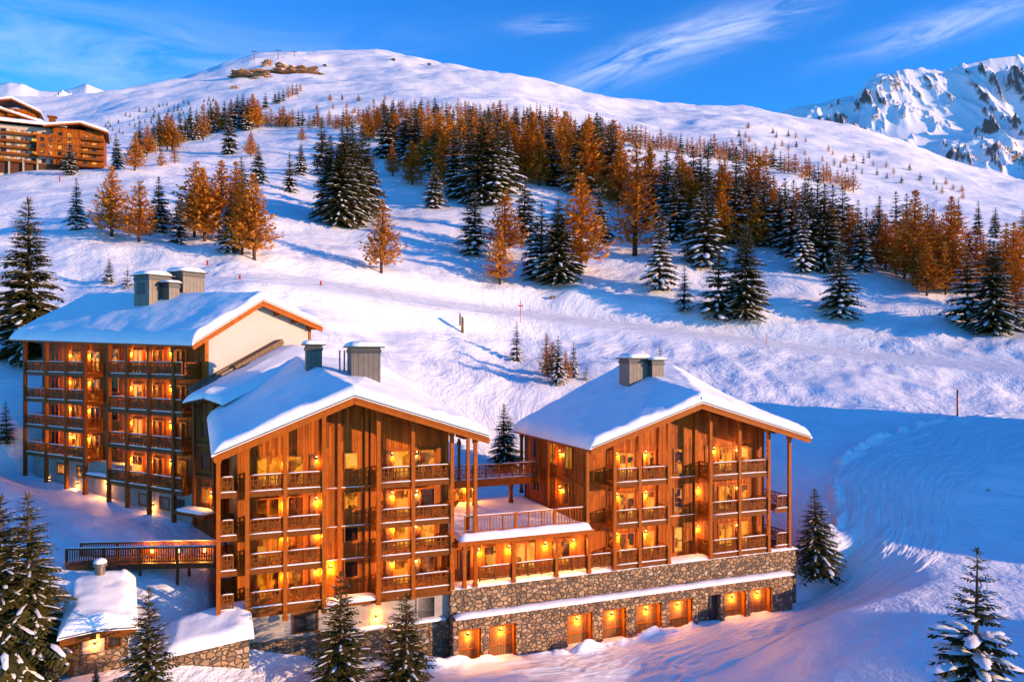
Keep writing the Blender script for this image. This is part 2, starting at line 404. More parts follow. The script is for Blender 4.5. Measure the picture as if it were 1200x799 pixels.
def zt(x, y, rough=True):
    x = np.asarray(x, float); y = np.maximum(np.asarray(y, float), 12.0)
    px = np.clip(CX+F*x/y, -1399, 2989); ld = np.clip(np.log(y), _lds[0], _lds[-1]-1e-6)
    i = (px+1400)/10; i0 = np.floor(i).astype(int); fi = i-i0
    j = (ld-_lds[0])/(_lds[1]-_lds[0]); j0 = np.minimum(np.floor(j).astype(int), len(_lds)-2); fj = j-j0
    py = (TAB[i0,j0]*(1-fi)+TAB[i0+1,j0]*fi)*(1-fj)+(TAB[i0,j0+1]*(1-fi)+TAB[i0+1,j0+1]*fi)*fj
    z = CAMZ-(py-HZ)/F*y
    # unseen spur added off to the right to shade the road, with a gap that lets a band of sun in
    prof = 13*(1-sstep(y,35,38)) + 19*sstep(y,50.5,53)*(1-sstep(y,85,91))
    z = z + prof*np.exp(-((x-94)/13.0)**2)*sstep(x, 62, 80)
    if BENCH is not None:
        bx, by, bz, hw = BENCH
        off = (y-np.interp(x, bx, by))*.93; wb = 1-sstep(np.abs(off), hw, hw+7)
        wb = wb*sstep(x, bx[0], bx[0]+12)*(1-sstep(x, bx[-1]-5, bx[-1]))
        z = z*(1-wb)+wb*(np.interp(x, bx, bz)+.14*off)
    else: wb = 0.0
    if rough:
        g = 1.0-.9*wb
        z = z + g*(.10*fbm(x/2.3,y/2.3,3,2)*(1-sstep(y,120,260)) + (.30*sstep(y,60,110)+.9*sstep(y,98,112)*(1-sstep(y,150,190)))*fbm(x/7,y/7,11,4)
                 + 2.6*fbm(x/26,y/26,21,4)*sstep(y,105,190) + 7*fbm(x/95,y/95,31,3)*sstep(y,230,600)
                 + 18*fbm(x/230,y/230,41,4)*sstep(y,500,900) + 4.5*fbm(x/42,y/42,51,3)*sstep(y,330,520))
    # forecourt in front of the garages kept level, plot under the buildings kept low
    s, t = to_st(x, y)
    inwall = sstep(s,-29.5,-28.5)*(1-sstep(s,17.6,18.2))*sstep(t,1.2,2.5)*(1-sstep(t,9,12))
    z = z - inwall*np.maximum(0, z+1.5)
    lx_ = (x+25.8)*.8496-(y-62)*.5274; ly_ = (x+25.8)*.5274+(y-62)*.8496
    tgt = 2.7+.075*np.maximum(0,-lx_)
    wa = sstep(lx_,-31,-28)*(1-sstep(lx_,1.5,4))*sstep(ly_,-5,-1.0)*(1-sstep(ly_,10,13))
    z = z - wa*np.maximum(0, z-tgt)
    w = sstep(s,-16,-13)*(1-sstep(s,17,28))*sstep(t,-9,-4)*(1-sstep(t,.0,1.5))
    z = z*(1-w) + w*(-5.15+.02*np.maximum(0,s-6))
    return z
def hit(px, py, dmin=20.0, dmax=2000.0):
    d = np.geomspace(dmin, dmax, 2600)
    x = (px-CX)/F*d; zr = CAMZ-(py-HZ)/F*d
    k = np.nonzero(zt(x, d) >= zr)[0]
    if len(k) == 0: k = [len(d)-1]
    i = k[0]
    return Vector((x[i], d[i], float(zt(x[i], d[i]))))

def grid_mesh(name, X, Y, Z, mat, smooth=True, attr=None):
    n, m = X.shape
    co = np.stack([X, Y, Z], -1).reshape(-1, 3)
    idx = np.arange(n*m).reshape(n, m)
    f = np.stack([idx[:-1,:-1], idx[1:,:-1], idx[1:,1:], idx[:-1,1:]], -1).reshape(-1, 4)
    me = bpy.data.meshes.new(name)
    me.vertices.add(len(co)); me.vertices.foreach_set('co', co.ravel())
    me.loops.add(f.size); me.loops.foreach_set('vertex_index', f.ravel().astype(np.int32))
    me.polygons.add(len(f)); me.polygons.foreach_set('loop_start', np.arange(0, f.size, 4, dtype=np.int32))
    me.update(calc_edges=True)
    me.polygons.foreach_set('use_smooth', [smooth]*len(f))
    me.materials.append(mat)
    if attr is not None:
        a = me.attributes.new('road', 'FLOAT_VECTOR', 'POINT'); a.data.foreach_set('vector', attr.reshape(-1,3).ravel().astype(np.float32))
    me.validate(); me.update()
    return link(name, me)

PISTE = [(250,316),(300,323),(360,330),(450,346),(540,360),(610,368),(700,378),(800,390),(900,403),(1000,416),(1100,425),(1200,434),(1330,447),(1420,455)]
_pp = [hit(*q) for q in PISTE]
_pp = sorted((p.x, p.y, p.z) for p in _pp)
_bx = np.linspace(_pp[0][0], _pp[-1][0], 200)
_sm = lambda q: np.convolve(np.pad(q,12,mode='edge'), np.ones(25)/25, 'valid')
BENCH = (_bx, _sm(np.interp(_bx,[p[0] for p in _pp],[p[1] for p in _pp])), _sm(np.interp(_bx,[p[0] for p in _pp],[p[2] for p in _pp])), 8.0)
def build_ground():
    px = np.concatenate([np.arange(-1380,-100,40), np.arange(-100,1300,3.5), np.arange(1300,2980,24), np.arange(3000,7600,130)])
    d = np.geomspace(13, 2400, 470)
    P, D = np.meshgrid(px, d, indexing='ij')
    X = (P-CX)/F*D
    return tag(grid_mesh('snow_ground', X, D, zt(X, D), M['snow']), kind='structure')
build_ground()

def spline(pts, n):
    pts = [Vector(p) for p in pts]; pts = [pts[0]*2-pts[1]] + pts + [pts[-1]*2-pts[-2]]
    out = []
    segs = len(pts)-3
    for k in range(n):
        u = k/(n-1)*segs; i = min(int(u), segs-1); t = u-i
        p0,p1,p2,p3 = pts[i:i+4]
        out.append(.5*((2*p1)+(p2-p0)*t+(2*p0-5*p1+4*p2-p3)*t*t+(3*p1-p0-3*p2+p3)*t**3))
    return out
def strip(name, pix, width, n, m, rise, rut, mat, tilt=0.0, berm=0.0):
    pts = [hit(*p) for p in pix]
    c = spline([(p.x, p.y, 0) for p in pts], n)
    c = np.array(c)[:, :2]
    T = np.gradient(c, axis=0); T /= np.linalg.norm(T, axis=1)[:, None]
    Nn = np.stack([-T[:,1], T[:,0]], -1)
    seg = np.linalg.norm(np.diff(c, axis=0), axis=1); al = np.concatenate([[0], np.cumsum(seg)])
    wd = np.interp(np.linspace(0,1,n), np.linspace(0,1,len(width)), width)
    a = np.linspace(-1, 1, m)
    X = c[:,0][:,None] + Nn[:,0][:,None]*a[None]*wd[:,None]/2
    Y = c[:,1][:,None] + Nn[:,1][:,None]*a[None]*wd[:,None]/2
    Z = zt(X, Y)
    # ease the surface sideways: groomed strips are smoother than the ground around them
    Zs = zt(X, Y, False)
    edge = np.clip((1-np.abs(a))/.14, 0, 1)[None]
    Z = np.maximum(Z, Zs-.05)*.35 + np.maximum(Z, Zs)*.65
    across = a[None]*wd[:,None]/2
    wv = fbm(al[:,None]/9, across/7, 5, 3)*3.0
    r = rut*(1.1*fbm((across+wv)*3.4, al[:,None]/11+0*across, 77, 2) + .7*fbm((across-wv)*1.7, al[:,None]/7, 78, 2) + .8*fbm(across*2.6, al[:,None]*1.3, 79, 3) + 1.2*fbm(across/2.5, al[:,None]/3.5, 80, 2))
    if berm:
        bw = np.exp(-((a[None]-.80)/.085)**2)
        lump = np.clip(.55+1.6*fbm(across/1.1, al[:,None]/1.6, 91, 3)+.9*fbm(across/4, al[:,None]/6, 92, 2), 0, 1.4)
        r = r*(1-.6*bw) + berm*bw*lump*np.clip(np.minimum(al/6, (al[-1]-al)/14),0,1)[:,None]
    Z = Z + (rise + r + tilt*across)*edge - .22*(1-edge)
    at = np.stack([across, al[:,None]+0*across, 0*across], -1)
    return tag(grid_mesh(name, X, Y, Z, mat, attr=at), kind='structure')
# ------------------------------------------------------------------ building kit
def lerp(a, b, t): return tuple(a[i]+(b[i]-a[i])*t for i in range(3))
LAMPS = []
def lamp_light(parent, loc, power, r=.08, spot=None, col=(1,.38,.055)):
    power *= LAMPK
    ld = bpy.data.lights.new('lamp_light', 'POINT'); ld.energy = power; ld.color = col; ld.shadow_soft_size = r
    o = bpy.data.objects.new('lamp_light', ld); COL.objects.link(o); o.parent = parent; o.location = loc
    return o

class Roof:
    """Pitched roof of two slopes; c0/c1 = (left eave, ridge a, ridge b, right eave) at the front and back."""
    def __init__(s, c0, c1): s.c0 = c0; s.c1 = c1
    def P(s, u, v):
        i = min(int(u), 2); t = u-i
        return lerp(lerp(s.c0[i], s.c1[i], v), lerp(s.c0[i+1], s.c1[i+1], v), t)
    def z_at(s, x, y, axis=0):
        """height of the upper surface over a plan point"""
        vi = 1-axis
        best = None
        v = .5
        for _ in range(30):
            # find v from the cross coordinate, using the current u estimate
            a = s.c0; b = s.c1
            target = (x, y)[vi]
            pts = [lerp(a[i], b[i], v) for i in range(4)]
            q = (x, y)[axis]
            u = 0
            for i in range(3):
                l0, l1 = pts[i][axis], pts[i+1][axis]
                if l1 != l0 and (l0-1e-6 <= q <= l1+1e-6 or (i == 0 and q < l0) or (i == 2 and q > l1)):
                    u = i+(q-l0)/(l1-l0); break
            u = min(max(u, 0), 3)
            p0 = s.P(u, 0); p1 = s.P(u, 1)
            v = (target-p0[vi])/(p1[vi]-p0[vi])
        return s.P(u, v)[2]
    def build(s, parent, thick=.28, snow=.62, nv=46, fascia=True, lsoft=.75, seed=0, mats=('soffit','light','rsnow'), over=.14, bare=None, name='roof'):
        mb = MB()
        top0, top1 = s.c0, s.c1
        dn = lambda p: (p[0], p[1], p[2]-thick)
        a = [top0[0], top0[1], top0[3], dn(top0[3]), dn(top0[1]), dn(top0[0])]
        b = [top1[0], top1[1], top1[3], dn(top1[3]), dn(top1[1]), dn(top1[0])]
        if s.c1[1] != s.c1[2] or s.c0[1] != s.c0[2]:
            a = [top0[0], top0[1], top0[2], top0[3], dn(top0[3]), dn(top0[2]), dn(top0[1]), dn(top0[0])]
            b = [top1[0], top1[1], top1[2], top1[3], dn(top1[3]), dn(top1[2]), dn(top1[1]), dn(top1[0])]
        n = len(a)
        fs = [(i,(i+1)%n,n+(i+1)%n,n+i) for i in range(n)]
        h = n//2
        for o in (0, n):
            for i in range(h-1): fs.append((o+i, o+i+1, o+n-2-i, o+n-1-i))
        mb.add(a+b, fs)
        ro = mb.build(name, M[mats[0]], parent)
        if fascia:
            d = Vector(s.c1[1])-Vector(s.c0[1]); d.normalize()
            f = MB()
            for (q0, q1) in ((s.c0[0], s.c0[1]), (s.c0[3], s.c0[2])):
                q0 = Vector(q0)-d*.06; q1 = Vector(q1)-d*.06
                f.beam(q0-Vector((0,0,.14)), q1-Vector((0,0,.14)), .10, .26)
                f.beam(q0+d*.05-Vector((0,0,.40)), q1+d*.05-Vector((0,0,.40)), .12, .34)
            for (q0, q1) in ((s.c0[0], s.c1[0]), (s.c0[3], s.c1[3])):
                q0 = Vector(q0)-Vector((0,0,.2)); q1 = Vector(q1)-Vector((0,0,.2))
                f.beam(q0+d*.05, q1, .09, .32)
            f.build('fascia', M[mats[1]], ro)
            t = MB()
            for (q0, q1) in ((s.c0[0], s.c0[1]), (s.c0[3], s.c0[2])):
                t.beam(Vector(q0)-d*.13+Vector((0,0,.03)), Vector(q1)-d*.13+Vector((0,0,.03)), .12, .07)
            for (q0, q1) in ((s.c0[0], s.c1[0]), (s.c0[3], s.c1[3])):
                t.beam(Vector(q0)-d*.1+Vector((0,0,.0)), Vector(q1), .16, .08)
            t.build('metal_trim', M['metald'], ro)
        # snow blanket
        L_ = [(Vector(s.P(1,v))-Vector(s.P(0,v))).length for v in (0,1)]
        uu = []
        for (a0, a1, ln, pl, pr) in ((0,1,max(L_),True,False),(1,2,None,False,False),(2,3,max(L_),False,True)):
            if a0 == 1:
                ln = max((Vector(s.c1[2])-Vector(s.c1[1])).length, (Vector(s.c0[2])-Vector(s.c0[1])).length)
                k = int(ln/.4)
                uu += [1+(i+1)/(k+1) for i in range(k)]
                continue
            base = [0,.02,.05,.10,.17,.26,.37,.5,.66,.85]
            rest = list(np.arange(1.1, ln, .36))
            q = [x/ln for x in base+rest]
            if pl: uu += q+[1.0]
            else: uu += [1+1-x if False else 2+(1-x) for x in reversed(q)] if False else [2.0]+[3-x for x in reversed(q)]
        uu = sorted(set(round(x,6) for x in uu))
        LV = (Vector(s.P(1,1))-Vector(s.P(1,0))).length
        vv = [0,.015,.04,.08,.14,.22,.33,.5,.7]+list(np.arange(1.0, LV-.8, LV/nv))+[LV-.5,LV-.25,LV-.12,LV-.04,LV]
        vv = sorted(set(round(x/LV,6) for x in vv))
        nu, nvv = len(uu), len(vv)
        vs = []; org = Vector(s.c0[0])
        for v in vv:
            pl = Vector(s.P(0,v)); pr = Vector(s.P(3,v))
            for u in uu:
                p = Vector(s.P(u,v))
                dl = (p-pl).length if u <= 1.0 else 99; dr = (p-pr).length if u >= 2 else 99
                df = v*LV; db = (1-v)*LV
                def rnd(d, w): 
                    k = 1-min(1, d/w); return math.sqrt(max(0, 1-k*k))
                fall = rnd(dl,lsoft)*rnd(dr,lsoft)*rnd(df,.30)*rnd(db,.6)
                nz = .22*mnoise.noise(Vector((p.x*.33+seed,p.y*.33,seed)))+.09*mnoise.noise(Vector((p.x*1.3,p.y*1.3,seed+5)))
                nz += .16*mnoise.noise(Vector((p.x*.9, p.y*.9, seed+9)))*(1 if min(dl,dr,df)<.7 else 0)
                h = max(.02,(snow+nz*snow/.7))*fall
                if bare:
                    for (bx,by,br) in bare:
                        q = math.hypot(p.x-bx,p.y-by)/br
                        if q < 1: h *= .15+.85*q*q
                q = p.copy()
                # a small lip over the edges
                if dl < .4: q += (pl-Vector(s.P(1,v))).normalized()*over*(1-dl/.4)
                if dr < .4: q += (pr-Vector(s.P(2,v))).normalized()*over*(1-dr/.4)
                if df < .3: q += (Vector(s.P(u,0))-Vector(s.P(u,1))).normalized()*over*(1-df/.3)*1.1
                sag = 0
                if dl < .3: sag += .10*(1-dl/.3)
                if dr < .3: sag += .10*(1-dr/.3)
                vs.append((q.x,q.y,q.z+h+.05-sag*.6))
        fs = [(j*nu+i, j*nu+i+1, (j+1)*nu+i+1, (j+1)*nu+i) for j in range(nvv-1) for i in range(nu-1)]
        # skirt
        ring = [i for i in range(nu)] + [j*nu+nu-1 for j in range(1,nvv)] + [(nvv-1)*nu+i for i in range(nu-2,-1,-1)] + [j*nu for j in range(nvv-2,0,-1)]
        b0 = len(vs)
        for i in ring: vs.append((vs[i][0]*1.0, vs[i][1], vs[i][2]-.12))
        k = len(ring)
        for i in range(k): fs.append((ring[i], b0+i, b0+(i+1)%k, ring[(i+1)%k]))
        sb = MB(); sb.add(vs, fs)
        sb.build('roof_snow' if name == 'roof' else 'coping_snow', M[mats[2]], ro, smooth=True)
        return ro

_wcache = {}
def window(parent, x, y, z, w, h, panes=2, lit=True, rz=0.0, trim='light', split=None):
    """opening with frame and panes, centred on x, sill at z, facing -y (before rz)"""
    key = (round(w,2), round(h,2), panes, lit, trim, split)
    if key not in _wcache:
        f = MB(); t = .11
        f.box(-w/2-t, -w/2, -.07, .12, -t, h+t); f.box(w/2, w/2+t, -.07, .12, -t, h+t)
        f.box(-w/2, w/2, -.07, .12, h, h+t); f.box(-w/2, w/2, -.09, .12, -t, 0)
        for k in range(1, panes):
            xx = -w/2+w*k/panes; f.box(xx-.085, xx+.085, -.045, .10, 0, h)
        if split: f.box(-w/2, w/2, -.04, .09, split-.04, split+.04)
        p = MB(); p.box(-w/2, w/2, .0, .05, 0, h)
        _wcache[key] = (f.mesh('window', M[trim]), p.mesh('pane', M['pane' if lit else 'paned']))
    a, b = _wcache[key]
    o = link('window', a, parent, (x, y, z), rz)
    link('pane', b, o)
    return o

def rail_mesh(Lx, h, style):
    mb = MB()
    rnd = random.Random(int(Lx*100)+style)
    mb.box(0, Lx, -.05, .05, h-.09, h)
    mb.box(0, Lx, -.03, .03, .08, .15)
    n = max(1, round(Lx/1.1)); pw = Lx/n
    for k in range(n+1):
        x = min(max(k*pw, .05), Lx-.05); mb.box(x-.05, x+.05, -.045, .045, .0, h-.092)
    if style == 0:      # carved lattice panels
        for k in range(n):
            a = k*pw+.05; b = (k+1)*pw-.05; c = (a+b)/2
            z0, z1 = .152, h-.092
            zz = z0+(z1-z0)*.68
            mb.box(a, b, -.02, .02, zz-.03, zz+.03)
            mb.box(a, c-.06, -.022, .018, z0+.22, z0+.27); mb.box(c+.06, b, -.022, .018, z0+.30, z0+.35)
            mb.box(c-.05, c+.05, -.024, .016, z0, z1)
            for s in (-1, 1):
                mb.beam((c+s*.08, 0, z0+.04), (c+s*(pw/2-.09), 0, zz-.06), .03, .05)
                mb.box(c+s*pw*.27-.03, c+s*pw*.27+.03, -.018, .02, z0+.1, z1)
                for q in (.12, .19, .36, .43): mb.box(c+s*pw*q-.016, c+s*pw*q+.016, -.012, .012, z0, z0+(z1-z0)*(.45+.5*rnd.random()))
    else:               # plain uprights
        m = max(2, round(Lx/.24))
        for k in range(m):
            x = (k+.5)*Lx/m; mb.box(x-.022, x+.022, -.02, .02, .151, h-.092)
    return mb

def railing(parent, p0, p1, h=1.0, style=0, snow=True, mat='mid', name='railing'):
    p0 = Vector(p0); p1 = Vector(p1); d = p1-p0; Lx = d.length
    o = rail_mesh(Lx, h, style).build(name, M[mat], parent, fix=False, loc=p0, rz=math.atan2(d.y, d.x))
    if snow:
        s = MB(); s.dome(Lx/2, 0, h+.002, Lx/2-.04, .06, .055, n=20, rings=2, seed=Lx)
        s.build('rail_snow', M['rsnow'], o, smooth=True)
    return o

def balcony(parent, x0, x1, z, y0=0.0, y1=1.5, h=1.0, left=True, right=True, split=None, style=0, snow=True, slab='mid'):
    mb = MB()
    mb.box(x0, x1, y0+.10, y1, z-.16, z)
    mb.box(x0, x1, y0-.02, y0+.098, z-.34, z+.03)
    if left: mb.box(x0-.02, x0+.12, y0+.10, y1, z-.34, z-.162)
    if right: mb.box(x1-.12, x1+.02, y0+.10, y1, z-.34, z-.162)
    o = mb.build('balcony', M[slab], parent)
    xs = [x0+.12] + ([split] if split else []) + [x1-.12]
    for a, b in zip(xs[:-1], xs[1:]):
        railing(o, (a+.09, y0+.05, z+.03), (b-.09, y0+.05, z+.03), h, style, snow)
    if left: railing(o, (x0+.06, y1-.02, z+.03), (x0+.06, y0+.16, z+.03), h, style, False)
    if right: railing(o, (x1-.06, y0+.16, z+.03), (x1-.06, y1-.02, z+.03), h, style, False)
    if snow:
        s = MB(); s.dome((x0+x1)/2, y0+.05, z+.032, (x1-x0)/2-.05, .10, .07, n=22, rings=2, seed=z)
        s.build('ledge_snow', M['rsnow'], o, smooth=True)
    return o

def post(parent, x, y, z0, z1, w=.26, mat='light', name='post'):
    mb = MB(); mb.box(x-w/2, x+w/2, y-w/2, y+w/2, z0, z1)
    mb.box(x-w/2-.05, x+w/2+.05, y-w/2-.05, y+w/2+.05, z1-.55, z1-.25)
    mb.box(x-w/2-.04, x+w/2+.04, y-w/2-.04, y+w/2+.04, z0, z0+.25)
    return mb.build(name, M[mat], parent)

def wall_lamp(parent, x, y, z, power=18, rz=0.0, updown=True):
    mb = MB(); mb.tube((0,-.10,-.12),(0,-.10,.12),.07,n=10); mb.box(-.04,.04,-.04,.02,-.05,.05)
    o = mb.build('wall_lamp', M['metald'], parent, loc=(x,y,z), rz=rz)
    g = MB(); g.tube((0,-.10,.121),(0,-.10,.135),.06,n=10); g.tube((0,-.10,-.135),(0,-.10,-.121),.06,n=10)
    g.build('lamp_glass', M['lamp'], o)
    lamp_light(o, (0,-.22,-.26), power, .06)
    if updown: lamp_light(o, (0,-.22,.26), power*.55, .06)
    return o

def purlins(parent, roof, xs, y0, y1, dz=.32, axis=0, mat='dark', w=.26, h=.3):
    for x in xs:
        mb = MB()
        za = roof.z_at(x, (y0+y1)/2, axis) if axis == 0 else roof.z_at((y0+y1)/2, x, axis)
        if axis == 0: mb.box(x-w/2, x+w/2, y0, y1, za-dz-h, za-dz); mb.box(x-w/2+.03, x+w/2-.03, y0+.5, y1, za-dz-h-.25, za-dz-h-.002)
        else: mb.box(y0, y1, x-w/2, x+w/2, za-dz-h, za-dz); mb.box(y0, y1-.5, x-w/2+.03, x+w/2-.03, za-dz-h-.25, za-dz-h-.002)
        mb.build('purlin_end', M[mat], parent)

def chimney(parent, x, y, z, w, d, h, capsnow=.4, mat='metal', rz=0.0, door=False, cap=True):
    mb = MB(); mb.box(-w/2, w/2, -d/2, d/2, -.6, h)
    o = mb.build('chimney', M[mat], parent, loc=(x,y,z), rz=rz)
    c = MB(); c.box(-w/2-.06, w/2+.06, -d/2-.06, d/2+.06, h-.42, h-.12); c.box(-w/2-.28, w/2+.28, -d/2-.28, d/2+.28, h+.002, h+.10)
    c.build('chimney_cap', M['metald'], o)
    s = MB(); s.dome(0,0,h+.102,w/2+.3,d/2+.3,capsnow,n=20,rings=5,seed=x)
    s.build('chimney_snow', M['rsnow'], o, smooth=True)
    if door:
        g = MB(); g.box(-w*.32, w*.18, -d/2-.03, -d/2+.02, h*.38, h*.78)
        g.build('vent_grille', M['black'], o)
    return o

# ------------------------------------------------------------------ right-hand chalet (frame: x along the front, y back)
def chalet_right():
    r = root('timber_chalet', 'orange timber chalet with three balcony storeys beside the winding snow road', 'chalet', (BX,BY,0), UA)
    rf = Roof([(-2.65,-1.1,9.83),(7.35,-1.1,13.05),(7.35,-1.1,13.05),(18.4,-1.1,9.80)],
              [(-2.65,14.7,9.75),(8.4,14.7,15.05),(15.0,14.7,15.1),(22,14.7,11.4)])
    ro = rf.build(r, seed=3, bare=[(2.0,8.0,.0001)])
    # walls
    yf = 1.5; xl, xr = -1.9, 15.7
    def prof(y, xl, xr):
        zz = lambda x: rf.z_at(x, y)-.32
        xs = [xl, 3, 7.4 if y < 5 else 8.4] + ([12] if y < 5 else [12, 15]) + [xr]
        return [(xl,y,-.3)]+[(x,y,zz(x)) for x in xs]+[(xr,y,-.3)]
    a = prof(yf, xl, xr)
    b = [(xl,13.8,-.3)]+[(x,13.8,rf.z_at(x,13.8)-.32) for x in (xl,3,8.4,12,20.0)]+[(20.0,13.8,-.3)]
    MB().loft(a, b).build('timber_wall', M['wall'], r)
    # horizontal bands
    for z in (3.3, 6.5):
        mb = MB(); mb.box(5.15, 8.75, yf-.10, yf-.002, z, z+.14); mb.box(-1.95,-.1,yf-.10,yf-.002,z,z+.16)
        mb.build('string_course', M['light'], r)
        s = MB(); s.dome(6.95, yf-.06, z+.142, 1.7, .06, .05, n=16, rings=2); s.build('band_snow', M['rsnow'], r, smooth=True)
    mb = MB()
    for x in (5.05, 5.35, 8.55): mb.box(x-.13, x+.13, yf-.16, yf-.002, 0, rf.z_at(x, yf)-.4)
    mb.build('pilaster', M['light'], r)
    floors = (.35, 3.55, 6.8)
    for x in (0, 2.25, 4.93, 8.97, 11.88, 14.9):
        post(r, x, 0, .02, rf.z_at(x, 0)-.34)
    post(r, 15.55, .75, .02, rf.z_at(15.55, .75)-.34, .24, 'mid')
    post(r, -2.27, .2, 3.85, rf.z_at(-2.27, .2)-.34, .24)
    post(r, 17.3, .2, .02, rf.z_at(17.3, .2)-.34, .24)
    post(r, -2.27, 7.5, 3.85, rf.z_at(-2.27, 7.5)-.34, .24, 'mid'); post(r, -2.27, 13.6, 3.85, rf.z_at(-2.27,13.6)-.34, .24, 'mid')
    post(r, 17.6, 6.2, .02, rf.z_at(17.6, 6.2)-.34, .22, 'mid')
    for x0, x1, m in ((0, 4.93, 2.25), (8.97, 14.9, 11.88)):
        for z in floors:
            hh = 1.05 if z > 1 else 1.1
            balcony(r, x0-.06, x1+.06, z, -.04, yf, hh, split=m, snow=True)
    for z in (3.55, .35):     # narrow veranda on the right flank
        balcony(r, 15.75, 17.45, z, .2, 6.2, 1.05, left=False)
    rr = random.Random(5)
    for z in floors:
        window(r, 1.95, yf, z+.12, 1.3, 1.9, 2); window(r, 3.2, yf, z+.12, .55, 1.9, 1, False); window(r, 4.1, yf, z+.12, .8, 1.9, 1, rr.random() > .4)
        window(r, 11.6, yf, z+.12, 1.3, 1.9, 2); window(r, 13.55, yf, z+.12, .7, 1.9, 1); window(r, 12.75, yf, z+.12, .45, 1.9, 1, False)
        window(r, 6.85, yf, z+.15, .72, 1.95, 1, True, split=.85)
        window(r, .55, yf, z+.12, .6, 2.1, 1, False, trim='mid')
        for x in (1.0, 3.7, 8.75 if z < 6 else 10.4, 12.95): wall_lamp(r, x, yf, z+2.0, 34, updown=False)
        mb = MB(); mb.box(9.5, 10.4, yf-.06, yf+.02, z, z+2.3); mb.build('shutter', M['mid'], r)
    for z in (4.5, 7.5):      # flank towards the terrace
        for y, lit in ((4.2, True), (7.4, True), (10.8, False)):
            window(r, xl, y, z, 1.25, 1.7, 2, lit, rz=-math.pi/2)
            mb = MB(); mb.box(xl-.07, xl-.002, y+.78, y+1.25, z-.1, z+1.75); mb.build('shutter', M['mid'], r)
        wall_lamp(r, xl, 5.8, z+1.1, 30, rz=-math.pi/2, updown=False)
    mb = MB(); mb.box(xl-.12, xl-.002, 1.6, 13.7, 6.4, 6.6); mb.build('string_course', M['mid'], r)
    purlins(r, rf, (-1.5, 1.2, 3.6, 7.35, 10.2, 12.9, 15.3), -.95, yf-.01)
    # roof furniture
    z = rf.z_at(8.0, 9.6)
    chimney(r, 6.75, 8.4, rf.z_at(6.75,8.4)-.1, 2.1, 1.8, 2.75, .45)
    chimney(r, 8.35, 7.5, rf.z_at(8.35,7.5)+.0, 1.2, 1.1, 2.1, .3)
    return r, rf

